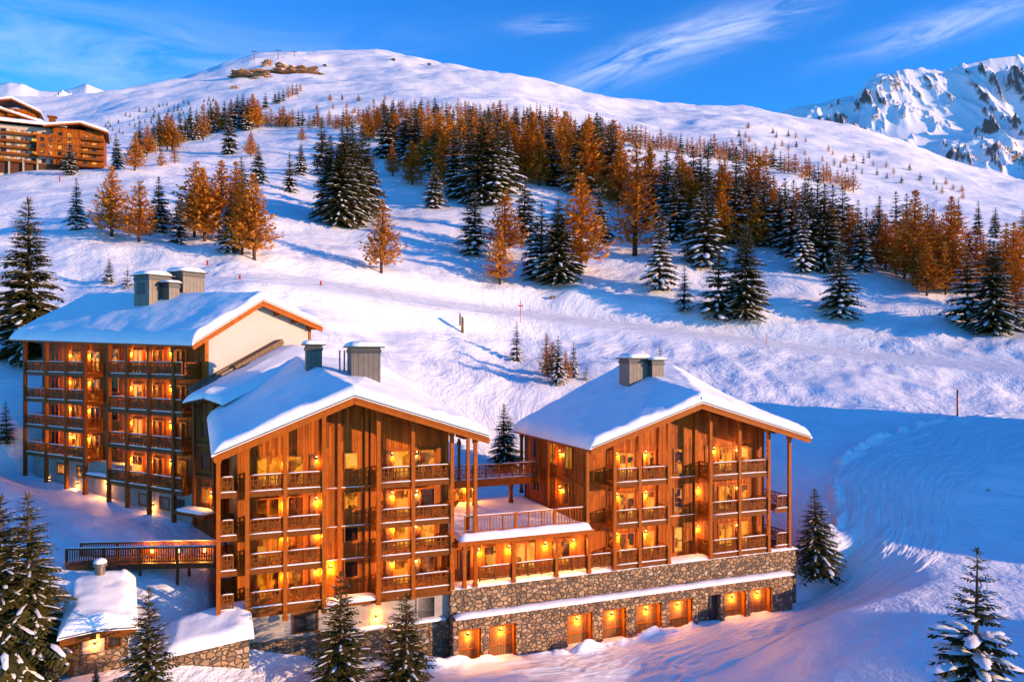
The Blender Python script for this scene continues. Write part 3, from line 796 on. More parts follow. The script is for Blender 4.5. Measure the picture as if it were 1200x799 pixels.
def chalet_middle():
    off = -20.2
    ox, oy = from_st(off, 0)
    r = root('timber_chalet', 'largest orange timber chalet, four balcony storeys under a snowy gable, in the middle', 'chalet', (ox,oy,0), UA)
    S = lambda s: s-off
    rf = Roof([(S(-29.2),-1.1,10.65),(S(-20.4),-1.1,14.15),(S(-20.4),-1.1,14.15),(S(-10.8),-1.1,11.05)],
              [(S(-29.6),20,12.2),(S(-22.9),20,16.4),(S(-13.9),20,15.1),(S(-9.0),20,11.8)])
    ro = rf.build(r, seed=11)
    yf = 1.5; xl, xr = S(-27.7), S(-13.05)
    def prof(y, xl, xr, xs):
        return [(xl,y,-.3)]+[(x,y,rf.z_at(x,y)-.32) for x in xs]+[(xr,y,-.3)]
    a = prof(yf, xl, xr, [xl, S(-24), S(-20.6), S(-17), xr]); b = prof(19, xl-.4, S(-11), [xl-.4, S(-26), S(-22.8), S(-14), S(-11)])
    MB().loft(a, b).build('timber_wall', M['wall'], r)
    floors = (.35, 2.88, 5.15, 7.95)
    for x, yy, z0 in ((-28.9,.0,-1.6),(-27.15,0,-1.2),(-24.77,0,-.7),(-22.25,0,-.5),(-18.55,0,-.4),(-16.1,0,-.3),(-13.24,0,.02)):
        post(r, S(x), yy, z0, rf.z_at(S(x), yy)-.34)
    post(r, S(-11.47), .0, .02, rf.z_at(S(-11.47), 0)-.34, .24)
    post(r, S(-11.3), 2.2, .02, rf.z_at(S(-11.3), 2.2)-.34, .22); post(r, S(-11.2), 8, .02, rf.z_at(S(-11.2), 8)-.34, .22, 'mid')
    for x0, x1, m in ((-27.15,-22.25,-24.77),(-18.55,-13.24,-16.1)):
        for k, z in enumerate(floors):
            balcony(r, S(x0)-.06, S(x1)+.06, z, -.04, yf, (1.0,.98,.95,1.05)[k], split=S(m))
    for z in floors:          # recessed loggia at the left corner
        balcony(r, S(-28.95), S(-27.75), z, .1, 7.5, 1.0, right=False)
    post(r, S(-28.9), 7.4, 0, rf.z_at(S(-28.9),7.4)-.34, .24, 'mid')
    rr = random.Random(9)
    for k, z in enumerate(floors):
        hh = (1.85,1.6,1.85,1.85)[k]
        window(r, S(-25.75), yf, z+.1, 1.35, hh, 2); window(r, S(-23.95), yf, z+.1, .95, hh, 1, k != 2)
        window(r, S(-16.6), yf, z+.1, 1.0, hh, 1, True); window(r, S(-15.5), yf, z+.1, .5, hh, 1, False); window(r, S(-14.65), yf, z+.1, 1.0, hh, 1, rr.random() > .3)
        window(r, S(-20.15), yf, z+.95, .85, 1.05, 1, k != 1 and k != 0)
        for sa, sb in ((-23.0,-22.6),(-17.75,-17.3)):
            mb = MB(); mb.box(S(sa), S(sb), yf-.05, yf+.02, z, z+hh+.2); mb.build('shutter', M['dark'], r)
        for x in (-24.72, -22.55, -17.25, -15.45): wall_lamp(r, S(x), yf, z+1.75, 34 if k < 3 else 12, updown=False)
    wall_lamp(r, S(-21.6), yf, 2.1, 34)
    for z in (2.45, 4.75, 7.45):
        mb = MB(); mb.box(S(-22.1), S(-18.7), yf-.10, yf-.002, z, z+.13); mb.build('string_course', M['light'], r)
        s = MB(); s.dome(S(-20.4), yf-.06, z+.132, 1.65, .06, .05, n=16, rings=2); s.build('band_snow', M['rsnow'], r, smooth=True)
    mb = MB()
    for x in (-22.1, -21.0, -19.1, -18.7): mb.box(S(x)-.12, S(x)+.12, yf-.16, yf-.002, .02, rf.z_at(S(x), yf)-.4)
    mb.build('pilaster', M['light'], r)
    purlins(r, rf, [S(x) for x in (-28.3,-25.6,-23.2,-20.4,-17.6,-15.0,-12.4)], -.95, yf-.01)
    # masonry plinth under the balconies
    mb = MB(); mb.box(S(-28.2), S(-13.3), .55, 8, -6, -.32); mb.build('rendered_plinth', M['render'], r)
    mb = MB(); mb.box(S(-28.35), S(-13.35), .35, 7.8, -6.2, -2.15); mb.build('stone_plinth', M['stoneb'], r)
    mb = MB(); mb.box(S(-28.2), S(-13.2), .1, 1.6, -.318, -.05); mb.build('floor_beam', M['mid'], r)
    s = MB(); s.dome(S(-20.4), .6, -.048, 1.9, .75, .3, n=24, rings=4, seed=2); s.build('ledge_snow', M['rsnow'], r, smooth=True)
    s = MB(); s.dome(S(-15.6), .4, -2.148, 2.1, .35, .2, n=24, rings=3, seed=4); s.build('ledge_snow', M['rsnow'], r, smooth=True)
    s = MB(); s.dome(S(-19.4), .4, -2.148, 1.5, .35, .2, n=24, rings=3, seed=5); s.build('ledge_snow', M['rsnow'], r, smooth=True)
    window(r, S(-23.4), .55, -1.75, 1.5, 1.15, 1, False, trim='mid')
    window(r, S(-15.0), .55, -1.9, 1.2, 1.4, 1, False, trim='render')
    wall_lamp(r, S(-18.6), .55, -1.35, 15)
    # two metal chimneys
    chimney(r, S(-18.4), 6.2, rf.z_at(S(-18.4),6.2)+.1, 2.2, 1.9, 2.75, .45)
    chimney(r, S(-21.75), 9.6, rf.z_at(S(-21.75),9.6)+.1, 1.2, 1.1, 2.2, .35)
    mb = MB()
    for dx in (0, .35): mb.tube((S(-20.0)+dx,7.6,rf.z_at(S(-20),7.6)),(S(-20.0)+dx,7.6,rf.z_at(S(-20),7.6)+2.3),.06)
    mb.build('vent_pipe', M['metal'], r)
    return r, rf

def terrace():
    ox, oy = from_st(-6.8, 0)
    r = root('timber_annex', 'low timber annex with a snow-covered roof terrace, linking the two gabled chalets', 'annex', (ox,oy,0), UA)
    S = lambda s: s+6.8
    x0, x1 = S(-12.9), S(-2.0)
    mb = MB(); mb.box(x0, x1, 1.2, 12, -.3, 3.1); mb.build('timber_wall', M['wall'], r)
    mb = MB(); mb.box(x0, S(-1.95), -.45, 14, 3.12, 3.5); mb.build('terrace_deck', M['light'], r)
    # deck snow
    g = MB(); nx, ny = 40, 46; vs = []
    for j in range(ny):
        for i in range(nx):
            x = x0+.1+(S(-2.0)-x0-.2)*i/(nx-1); y = -.55+14.4*j/(ny-1)
            e = min(1, min(i, nx-1-i)/1.5, j/1.2+.0, (ny-1-j)/1.5)
            h = .22 + (.30*math.exp(-((y+.1)/.55)**2)) + .10*mnoise.noise(Vector((x*.5,y*.5,3)))+.05*mnoise.noise(Vector((x*1.7,y*1.7,8)))
            vs.append((x,y,3.49+max(.02,h)*math.sqrt(max(0,e))))
    fs = [(j*nx+i,j*nx+i+1,(j+1)*nx+i+1,(j+1)*nx+i) for j in range(ny-1) for i in range(nx-1)]
    g.add(vs, fs); g.build('terrace_snow', M['rsnow'], r, smooth=True)
    for s in (-8.5, -5.0, -2.25): post(r, S(s), 0, .02, 3.11, .24)
    post(r, S(-12.3), 0, .02, 3.11, .24)
    xs = [-11.3, -8.5, -5.0, -2.25]
    for a, b in zip(xs[:-1], xs[1:]):
        railing(r, (S(a)+.13, .05, .35), (S(b)-.13, .05, .35), 1.05, 0, True)
    railing(r, (S(-2.1), .05, .35), (S(-.2), .05, .35), 1.05, 0, True)
    for a, b in ((-12.2,-8.2),(-8.2,-5.0),(-5.0,-2.4)):
        railing(r, (S(a), .3, 3.85), (S(b), .3, 3.85), 1.25, 1, True, 'light')
    for s, lit, w in ((-9.9,True,.9),(-7.0,True,1.5),(-4.1,True,1.5)):
        window(r, S(s), 1.2, .6, w, 1.9, 2 if w > 1 else 1, lit)
    window(r, S(-11.9), 1.2, .2, .8, 2.2, 1, False, trim='mid')
    for s in (-10.8, -8.4, -5.4, -3.0): wall_lamp(r, S(s), 1.2, 2.3, 34, updown=False)
    # upper gallery at the back of the terrace
    b = MB(); b.box(S(-13.0), S(-1.95), 10.2, 11.9, 5.65, 5.95); b.box(S(-13.0), S(-1.95), 10.0, 10.198, 5.35, 6.0)
    ga = b.build('gallery_deck', M['light'], r)
    s = MB(); s.dome(S(-7.2), 10.9, 5.952, 5.1, .85, .2, n=30, rings=3); s.build('gallery_snow', M['rsnow'], ga, smooth=True)
    for a, c in ((-12.9,-9.5),(-9.5,-5.8),(-5.8,-2.0)): railing(ga, (S(a), 10.15, 6.05), (S(c), 10.15, 6.05), 1.2, 0, True, 'light')
    for s_ in (-11.2,-8.0,-4.6): post(r, S(s_), 10.4, 3.7, 5.64, .28, 'mid')
    for s_ in (-9.5,-2.1): post(r, S(s_), 10.1, 6.0, 9.6, .2, 'mid')
    # sheltered entrance behind the gallery
    e = MB(); e.box(S(-10.6), S(-7.4), 12.3, 13.8, 3.4, 5.6); e.build('entrance_wall', M['wall'], r)
    window(r, S(-9.2), 12.3, 3.9, 1.5, 1.4, 2, True); window(r, S(-7.9),12.3,3.7,.6,1.7,1,True)
    wall_lamp(r, S(-8.35), 12.3, 5.1, 60, updown=False); wall_lamp(r, S(-10.3), 12.3, 5.1, 60, updown=False)
    st = MB()
    for k in range(7): st.box(S(-12.6)+k*.02, S(-11.8), 3.0+k*.5, 3.5+k*.5, 5.6-k*.3-.06, 5.6-k*.3)
    st.beam((S(-11.8),3.0,5.7),(S(-11.8),7.0,3.7),.08,.25); st.beam((S(-11.8),3.0,6.6),(S(-11.8),7.0,4.6),.06,.08)
    st.build('outdoor_stair', M['light'], r)
    return r

def garage_wall():
    r = root('stone_garage_wall', 'long rubble stone wall with wooden garage doors, below the chalet balconies', 'stone wall', (BX,BY,0), UA)
    x0, x1 = -13.3, 18.0
    mb = MB(); mb.box(x0, x1, 0.15, 1.6, -5.6, -.02); mb.box(x1-1.2, x1, 1.6, 9, -6, -.02)
    mb.build('upper_wall', M['stone'], r)
    doors = [(-12.95,-11.2),(-10.6,-8.5),(-4.4,-2.2),(-1.4,.75),(1.6,3.95),(4.6,6.85),(7.3,9.5),(9.9,12.15),(12.5,14.75)]
    # lower wall: pieces between the openings
    mb = MB(); yf, yb = -.65, .145
    zt_, zb = -2.75, -5.8
    xs = [-13.35]
    for a, b in doors: xs += [a, b]
    xs += [16.9]
    for k in range(0, len(xs), 2): mb.box(xs[k], xs[k+1], yf, yb, zb, zt_)
    mb.box(-13.35, 16.9, yf, yb, zt_, -1.95)
    mb.build('lower_wall', M['stone'], r)
    s = MB()
    def ledge(xa, xb, yc, ry, z, h, seed):
        n = int((xb-xa)/.5); vs = []; m = 7
        for i in range(n+1):
            x = xa+(xb-xa)*i/n
            for k in range(m):
                a = math.pi*k/(m-1)
                j = 1+.22*mnoise.noise(Vector((x*.7,seed,k*.4))); dj = .06*mnoise.noise(Vector((x*1.9,seed,2)))
                e = 1 if 0 < i < n else .3
                vs.append((x, yc-math.cos(a)*(ry+dj), z+math.sin(a)*h*j*e))
        s.add(vs, [(i*m+k,i*m+k+1,(i+1)*m+k+1,(i+1)*m+k) for i in range(n) for k in range(m-1)])
    ledge(-13.2, 17.0, -.32, .52, -1.96, .30, 3)
    ledge(-13.3, 18.05, .75, .85, -.03, .24, 7)
    s.build('ledge_snow', M['rsnow'], r, smooth=True)
    for k, (a, b) in enumerate(doors):
        if k == 6:
            mb = MB(); mb.box(a, b, -.12, .10, -5.3, zt_); w = mb.build('recess_wall', M['stone'], r)
            mb = MB(); mb.box(b-.75, b-.05, -.2, -.122, -5.2, -2.95); mb.build('door', M['black'], r)
            continue
        mb = MB(); mb.box(a+.14, b-.14, -.12, .05, -5.25, zt_-.16)
        d = mb.build('garage_door', M['garage'], r)
        f = MB(); f.box(a, a+.14, -.5, .1, -5.3, zt_); f.box(b-.14, b, -.5, .1, -5.3, zt_); f.box(a+.14, b-.14, -.5, .1, zt_-.16, zt_)
        for zz in (-4.4, -3.6): f.box(a+.16, b-.16, -.15, -.122, zz, zz+.08)
        f.build('door_frame', M['light'], d)
        wall_lamp(r, (a+b)/2, yf if False else -.12, zt_-.55, 22)
    return r

def apartment_left():
    w = Vector((-.8496,.5274,0)); rz = math.atan2(-.5274,.8496)
    r = root('timber_apartment_house', 'tall shaded timber apartment house with a white gable end, at the left', 'apartment house', (-25.8,62,0), rz)
    rf = Roof([(.0,0.0,17.75),(.0,7,21.65),(.0,7,21.65),(.0,14.2,19.5)],
              [(-29.1,0,18.45),(-28,7,22.7),(-28,7,22.7),(-29,14.2,19.7)])
    # local: ridge runs along x; slope profile runs along y
    rf.build(r, seed=23, snow=.62)
    yf = 2.0
    def zz(x, y): return rf.z_at(x, y, axis=1)-.32
    a = [(-1.0,yf,0.5)]+[(-1.0,y,zz(-1.0,y)) for y in (yf,7,13.4)]+[(-1.0,13.4,0.5)]
    b = [(-27,yf,0.5)]+[(-27,y,zz(-27,y)) for y in (yf,7,13.4)]+[(-27,13.4,0.5)]
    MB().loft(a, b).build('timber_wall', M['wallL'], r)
    a = [(-.92,yf+.1,2)]+[(-.92,y,zz(-.92,y)) for y in (yf+.1,7,13.3)]+[(-.92,13.3,2)]
    b = [(-1.1,p[1],p[2]-.01) for p in a]
    MB().loft(a, b).build('white_gable', M['white'], r)
    mb = MB(); mb.box(-1.15,-.80,yf-.25,yf+.12,2,zz(-1,yf)); mb.box(-1.1,-.82,13.3,13.55,2,zz(-1,13.5)); mb.build('corner_post', M['light'], r)
    for y in (2.4,4.0,5.5,7.0,9.2,11.3,13.2):
        za = zz(-.6,y); mb = MB(); mb.box(-.9,.0-.12,y-.13,y+.13,za-.36,za-.02); mb.build('purlin_end', M['light'], r)
    # base storey
    mb = MB(); mb.box(-26.6,-9.9,1.0,yf-.002,1.0,6.9); mb.box(-9.9,-1.2,.9,yf-.002,1.0,5.3); mb.build('rendered_base', M['render'], r)
    px = lambda p: None
    def xa(p):   # local x on the balcony front (y=.3) for an image column
        k = (p-CX)/F
        # origin shifted by .3 along local y
        ox, oy = -25.8+.3*.5274, 62+.3*.8496
        a_ = (ox-k*oy)/(.8496+k*.5274); return -a_
    R_ = [xa(p) for p in (127.7,149.5,175,204)]; L_ = [xa(p) for p in (29.6,54.4,78,100)]
    for x in R_: post(r, x, .3, 2.6, zz(x,.3), .3, 'mid')
    for x in L_: post(r, x, .3, 3.9, zz(x,.3), .3, 'mid')
    FR = (5.55,8.85,12.0,15.1); FL = (7.15,9.85,12.45,15.05)
    rr = random.Random(31)
    xe = xa(215)
    for z in FR:
        for k in range(2): balcony(r, R_[k], R_[k+1], z, .26, yf, 1.05, left=(k==0), right=False, snow=True)
        balcony(r, R_[2], xe, z, .26, yf, 1.05, left=False, right=True, split=R_[3])
        for k in range(3):
            xm = (R_[k]+R_[k+1])/2
            window(r, xm+.25, yf, z+.1, 1.35, 1.95, 2, rr.random() > .22)
            if k < 3: wall_lamp(r, R_[k]+.55, yf, z+2.0, 48, updown=False)
    for z in FL:
        for k in range(3): balcony(r, L_[k], L_[k+1], z, .26, yf, 1.0, left=(k==0), right=(k==2), snow=True)
        for k in range(3):
            xm = (L_[k]+L_[k+1])/2
            window(r, xm+.3, yf, z+.1, 1.35, 1.8, 2, (k > 0) and rr.random() > .3)
            if k > 0: wall_lamp(r, L_[k]+.7, yf, z+1.8, 48, updown=False)
        xm = (L_[3]+R_[0])/2
        window(r, xm, yf, z+.9, 1.0, 1.3, 1, rr.random() > .5)
        mb = MB(); mb.box(L_[3]+.2, R_[0]-.2, yf-.09, yf-.002, z-.25, z-.1); mb.build('string_course', M['mid'], r)
    for x in (-23.5, -18.6, -6.5): wall_lamp(r, x, 1.0 if x < -10 else .9, 4.6 if x < -10 else 3.9, 14, updown=False)
    wall_lamp(r, (L_[3]+R_[0])/2+.4, 1.0, 5.0, 24); wall_lamp(r, L_[1]+1.2, yf, 8.9, 40, updown=False)
    # deck ledge with snow beside the base
    mb = MB(); mb.box(L_[3]-.5, R_[0]+.3, .2, .998, 5.55, 5.8); o = mb.build('canopy', M['mid'], r)
    s = MB(); s.dome((L_[3]+R_[0])/2-.1, .62, 5.802, 2.3, .4, .2, n=20, rings=3); s.build('canopy_snow', M['rsnow'], o, smooth=True)
    for x, lit in ((-21.5,True),(-18,True),(-8,False),(-5,False),(-3,False)):
        window(r, x, .9 if x > -9.9 else 1.0, 3.7 if x > -12 else 5.3, 1.2, .9, 1, lit, trim='mid')
    # roof plant: two metal vent houses
    chimney(r, -13.9, 5.6, rf.z_at(-13.9,5.6,1)+.0, 2.4, 2.3, 2.9, .5, door=True)
    chimney(r, -13.0, 8.6, rf.z_at(-13.0,8.6,1)-.2, 2.4, 2.4, 3.4, .55)
    chimney(r, -12.0, 6.2, rf.z_at(-12.0,6.2,1)+.0, 1.2, 1.1, 1.9, .25)
    return r, rf

def link_stair():
    w = Vector((-.8496,.5274,0)); rz = math.atan2(-.5274,.8496)
    r = root('stair_tower', 'narrow dark timber stair tower wedged between the apartment house and the middle chalet', 'stair tower', (-25.8,62,0), rz)
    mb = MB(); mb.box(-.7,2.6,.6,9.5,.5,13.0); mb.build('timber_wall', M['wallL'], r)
    # leaning roof with bare verge along the white gable
    c0 = [(-.5,-.3,13.1),(2.0,-.3,13.5),(2.0,-.3,13.5),(4.2,-.3,13.1)]; c1 = [(-.5,9.5,17.3),(2.0,9.5,17.3),(2.0,9.5,17.3),(4.2,9.5,16.9)]
    Roof(c0,c1).build(r, seed=41, snow=.42, fascia=False, nv=20)
    mb = MB(); mb.beam((-.72,.2,13.9),(-.72,9.4,17.9),.2,.5); mb.beam((-.2,4.2,15.6),(-.2,9.4,17.95),.5,.5); mb.build('verge_board', M['tread'], r)
    mb = MB(); mb.beam((-.45,1.0,14.25),(-.45,6.0,16.4),.5,.2); mb.build('flashing', M['metal'], r)
    for z in (4.9,7.6,10.2):
        window(r, .9, .6, z, .9, 1.2, 1, z < 5, trim='mid')
        mb = MB(); mb.box(-.6,2.5,.35,.598,z-.75,z-.5); mb.build('string_course', M['mid'], r)
    post(r, -.2, .3, 3, 13.0, .22, 'mid'); post(r, 2.3, .3, 3, 13.0, .22, 'mid')
    mb = MB(); mb.box(-1.2,2.6,-.9,.55,4.0,4.3); o = mb.build('canopy', M['mid'], r)
    s = MB(); s.dome(.7,-.2,4.302,1.9,.75,.3,n=20,rings=3); s.build('canopy_snow', M['rsnow'], o, smooth=True)
    wall_lamp(r, 1.7, .6, 5.7, 30, updown=False)
    return r

def stone_hut():
    z0 = -1.75
    r = root('stone_hut', 'small stone hut with thick rounded roof snow and a lit wall lamp', 'hut', (-24.4,45.3,z0+.35), R(27)); r.scale = (.9,.9,.9)
    mb = MB(); mb.box(-1.55,1.75,0,4.6,-.8,2.35); mb.build('hut_wall', M['stoneb'], r)
    mb = MB(); mb.box(-.9,.35,-.04,-.002,.9,2.3); mb.build('rendered_panel', M['render'], r)
    mb = MB(); mb.box(-1.75,-1.4,-.15,.2,-.3,2.3); mb.build('corner_post', M['mid'], r)
    rf = Roof([(-2.15,-.75,2.45),(-.1,-.75,2.62),(.1,-.75,2.62),(2.2,-.75,2.45)],[(-2.0,5.6,4.0),(-.1,5.6,4.2),(.1,5.6,4.2),(2.15,5.6,4.0)])
    ro = rf.build(r, seed=51, snow=.75, lsoft=.9, nv=24, mats=('mid','mid','rsnow'))
    window(r, .95, -.0, 1.15, .7, .9, 1, False, trim='mid')
    wall_lamp(r, -.2, -.04, 1.55, 9)
    c = MB(); c.tube((.0,5.0,3.9),(.0,5.0,5.3),.34,n=14); c.tube((.0,5.0,5.302),(.0,5.0,5.5),.5,.42,n=14)
    ch = c.build('chimney', M['metal'], r, smooth=False)
    s = MB(); s.dome(.0,5.0,5.502,.44,.44,.32,n=14,rings=4,squ=2); s.build('chimney_snow', M['rsnow'], ch, smooth=True)
    return r

def stone_retaining():
    # low wall right of the hut, snow sloping on top of it
    a = hit(197,792); b = hit(292,788)
    p0 = Vector(((197-CX)/F*46.5, 46.5, 0)); p1 = Vector(((292-CX)/F*48.3, 48.3, 0))
    d = p1-p0; Lx = d.length
    r = root('stone_retaining_wall', 'low rubble stone wall topped by a slab of snow, right of the small hut', 'stone wall', (p0.x,p0.y,-3.2), math.atan2(d.y,d.x))
    mb = MB(); mb.loft([(0,0,-1),(Lx,0,-1),(Lx,0,2.45),(0,0,1.95)],[(0,3.2,-1),(Lx,3.2,-1),(Lx,3.2,2.6),(0,3.2,2.1)]); mb.build('wall_body', M['stone'], r)
    rf = Roof([(-.15,-.1,1.95),(Lx*.4,-.1,2.15),(Lx*.6,-.1,2.25),(Lx+.15,-.1,2.47)],[(-.15,3.1,2.6),(Lx*.4,3.1,3.0),(Lx*.6,3.1,3.2),(Lx+.15,3.1,3.6)])
    rf.build(r, seed=61, snow=.55, fascia=False, nv=16, mats=('stoneb','mid','rsnow'), name='wall_coping')
    return r

def footbridge():
    p0 = Vector(((78-CX)/F*54, 54, 0)); p1 = Vector(((252-CX)/F*53, 53, 0))
    d = p1-p0; Lx = d.length
    r = root('timber_footbridge', 'dark timber footbridge with a slatted railing lit from behind', 'footbridge', (p0.x,p0.y,1.7), math.atan2(d.y,d.x))
    n = 12
    mb = MB(); mb.beam((0,0,.2),(Lx,0,.65),.25,.3); mb.beam((0,1.6,.2),(Lx,1.6,.65),.25,.3)
    mb.beam((0,.8,.37),(Lx,.8,.82),1.8,.08); mb.build('walkway', M['dark'], r)
    for sidey in (0, 1.6):
        f = MB()
        f.beam((0,sidey,1.5),(Lx,sidey,1.95),.09,.12); f.beam((0,sidey,.55),(Lx,sidey,1.0),.06,.08)
        for k in range(5):
            t = k/4; f.box(Lx*t-.07,Lx*t+.07,sidey-.07,sidey+.07,.2+.45*t-(1.6 if 0<k<4 else 0),1.55+.45*t)
        m = int(Lx/.17)
        for k in range(m):
            t = (k+.5)/m; f.box(Lx*t-.04,Lx*t+.04,sidey-.015,sidey+.015,.55+.45*t,1.45+.45*t)
        f.build('railing', M['mid' if sidey else 'dark'], r)
        s = MB(); s.loft([(0,sidey-.07,1.565),(0,sidey+.07,1.565),(0,sidey,1.63)],[(Lx,sidey-.07,2.015),(Lx,sidey+.07,2.015),(Lx,sidey,2.08)]); s.build('rail_snow', M['rsnow'], r, smooth=True)
    for t in (.5,.68,.86):
        mb = MB(); mb.box(Lx*t-.05,Lx*t+.05,1.45,1.55,.95+.45*t-.2,1.2+.45*t-.2); l = mb.build('wall_lamp', M['lamp'], r)
        lamp_light(r, (Lx*t,1.2,1.05+.45*t), 40)
    return r

def far_hotel():
    # big chalet hotel on the shoulder at the left edge
    D = 268.0
    X = lambda p, d=D: (p-CX)/F*d
    Z = lambda q, d=D: CAMZ-(q-HZ)/F*d
    gz = Z(203)
    r = root('hotel_block', 'distant pale hotel of six balcony storeys with an orange timber wing', 'hotel', (X(50),D,gz), R(24))
    k = D/F
    def lx(p): return (p-50)*k*1.17
    def lz(q): return (203-q)*k
    mb = MB(); mb.box(lx(-60), lx(62), 0, 16, -3, lz(150)); mb.build('pale_wall', M['white'], r)
    mb = MB(); mb.box(lx(60), lx(104), -2.2, 14, lz(193), lz(150)); mb.build('timber_wing', M['wall'], r)
    mb = MB(); mb.box(lx(46), lx(84), -3.4, -2.0, lz(185), lz(160)); mb.build('timber_bay', M['wall'], r)
    rr = random.Random(77)
    for j, q in enumerate((157,165.5,173,180.5,188.5)):
        z0 = lz(q+2.6)
        for i in range(13):
            p = -55+i*8.6
            if p < 42: window(r, lx(p+3), 0, z0, 1.5, 1.3, 1, rr.random() > .45, trim='mid')
        for p in (51,58,66,74): window(r, lx(p), -3.4 if p > 46 and p < 80 and q > 159 and q < 184 else (0 if p < 60 else -2.2), z0, 1.1, 1.3, 1, rr.random() > .5, trim='mid')
        for p in (88,96): window(r, lx(p), -2.2, z0, 1.4, 1.3, 1, rr.random() > .4, trim='light')
        b = MB(); b.box(lx(-58), lx(46), -1.3, 0, z0-.75, z0-.5); b.box(lx(-58), lx(46), -1.3, -1.2, z0-.5, z0+.15)
        b.box(lx(62), lx(105), -3.6, -2.2, z0-.75, z0-.5); b.box(lx(84), lx(105), -3.6, -3.5, z0-.5, z0+.2)
        b.build('balcony', M['mid'], r)
    for i in range(9):
        p = -50+i*12; mb = MB(); mb.box(lx(p)-.25, lx(p)+.25, -1.3, -.8, -2, lz(188)); mb.build('post', M['render'], r)
    mb = MB(); mb.box(lx(-58), lx(80), -.25, -.01, -1, lz(192)); mb.build('arcade', M['paned'] if False else M['dark'], r)
    Roof([(lx(-64),-2.5,lz(148)),(lx(-64),7,lz(140)),(lx(-64),7,lz(140)),(lx(-64),18,lz(148))],
         [(lx(72),-2.5,lz(148)),(lx(66),7,lz(140)),(lx(66),7,lz(140)),(lx(72),18,lz(148))]).build(r, seed=71, snow=.9, nv=20)
    Roof([(lx(52),-4.6,lz(150.5)),(lx(84),-4.6,lz(143)),(lx(84),-4.6,lz(143)),(lx(109),-4.6,lz(151))],
         [(lx(54),14,lz(149)),(lx(84),14,lz(141)),(lx(84),14,lz(141)),(lx(107),14,lz(150))]).build(r, seed=73, snow=.8, nv=16)
    for p, q in ((56,131),(83,136)):
        mb = MB(); mb.box(lx(p)-1.0, lx(p)+1.0, 6, 7.6, lz(146), lz(q)); mb.box(lx(p)-1.5, lx(p)+1.5, 5.7, 7.9, lz(q), lz(q-1.5)); mb.build('chimney', M['mid'], r)
    # second hotel behind it
    D2 = 300.0; k2 = D2/F
    r2 = root('hotel_block', 'distant timber hotel with stepped snowy gables behind the pale hotel, at the picture edge', 'hotel', (X(5,D2),D2,Z(160,D2)), R(24))
    lx2 = lambda p: (p-5)*k2*1.17
    lz2 = lambda q: (160-q)*k2
    mb = MB(); mb.loft([(lx2(-50),0,-12),(lx2(36),0,-12),(lx2(36),0,lz2(140)),(lx2(-2),0,lz2(128)),(lx2(-50),0,lz2(140))],
                       [(lx2(-50),14,-12),(lx2(36),14,-12),(lx2(36),14,lz2(140)),(lx2(-2),14,lz2(128)),(lx2(-50),14,lz2(140))]); mb.build('timber_wall', M['wall'], r2)
    Roof([(lx2(-58),-1.5,lz2(140)),(lx2(-4),-1.5,lz2(127)),(lx2(-4),-1.5,lz2(127)),(lx2(40),-1.5,lz2(141))],
         [(lx2(-58),15,lz2(140)),(lx2(-4),15,lz2(127)),(lx2(-4),15,lz2(127)),(lx2(40),15,lz2(141))]).build(r2, seed=75, snow=.9, nv=14)
    mb = MB(); mb.box(lx2(8),lx2(32),-1,8,lz2(136),lz2(127)); mb.build('upper_storey', M['wall'], r2)
    Roof([(lx2(-4),-2.5,lz2(121)),(lx2(12),-2.5,lz2(121)+1.5),(lx2(12),-2.5,lz2(121)+1.5),(lx2(37),-2.5,lz2(129))],
         [(lx2(-4),9,lz2(121)),(lx2(12),9,lz2(121)+1.5),(lx2(12),9,lz2(121)+1.5),(lx2(37),9,lz2(129))]).build(r2, seed=76, snow=.8, nv=12)
    for q in (147,155):
        for p in (-8,2,12,22,31): window(r2, lx2(p), 0, lz2(q+2), 1.5, 1.4, 1, rr.random() > .4, trim='light')
chalet_right(); chalet_middle(); terrace(); garage_wall(); apartment_left(); link_stair(); stone_hut(); stone_retaining(); footbridge(); far_hotel()
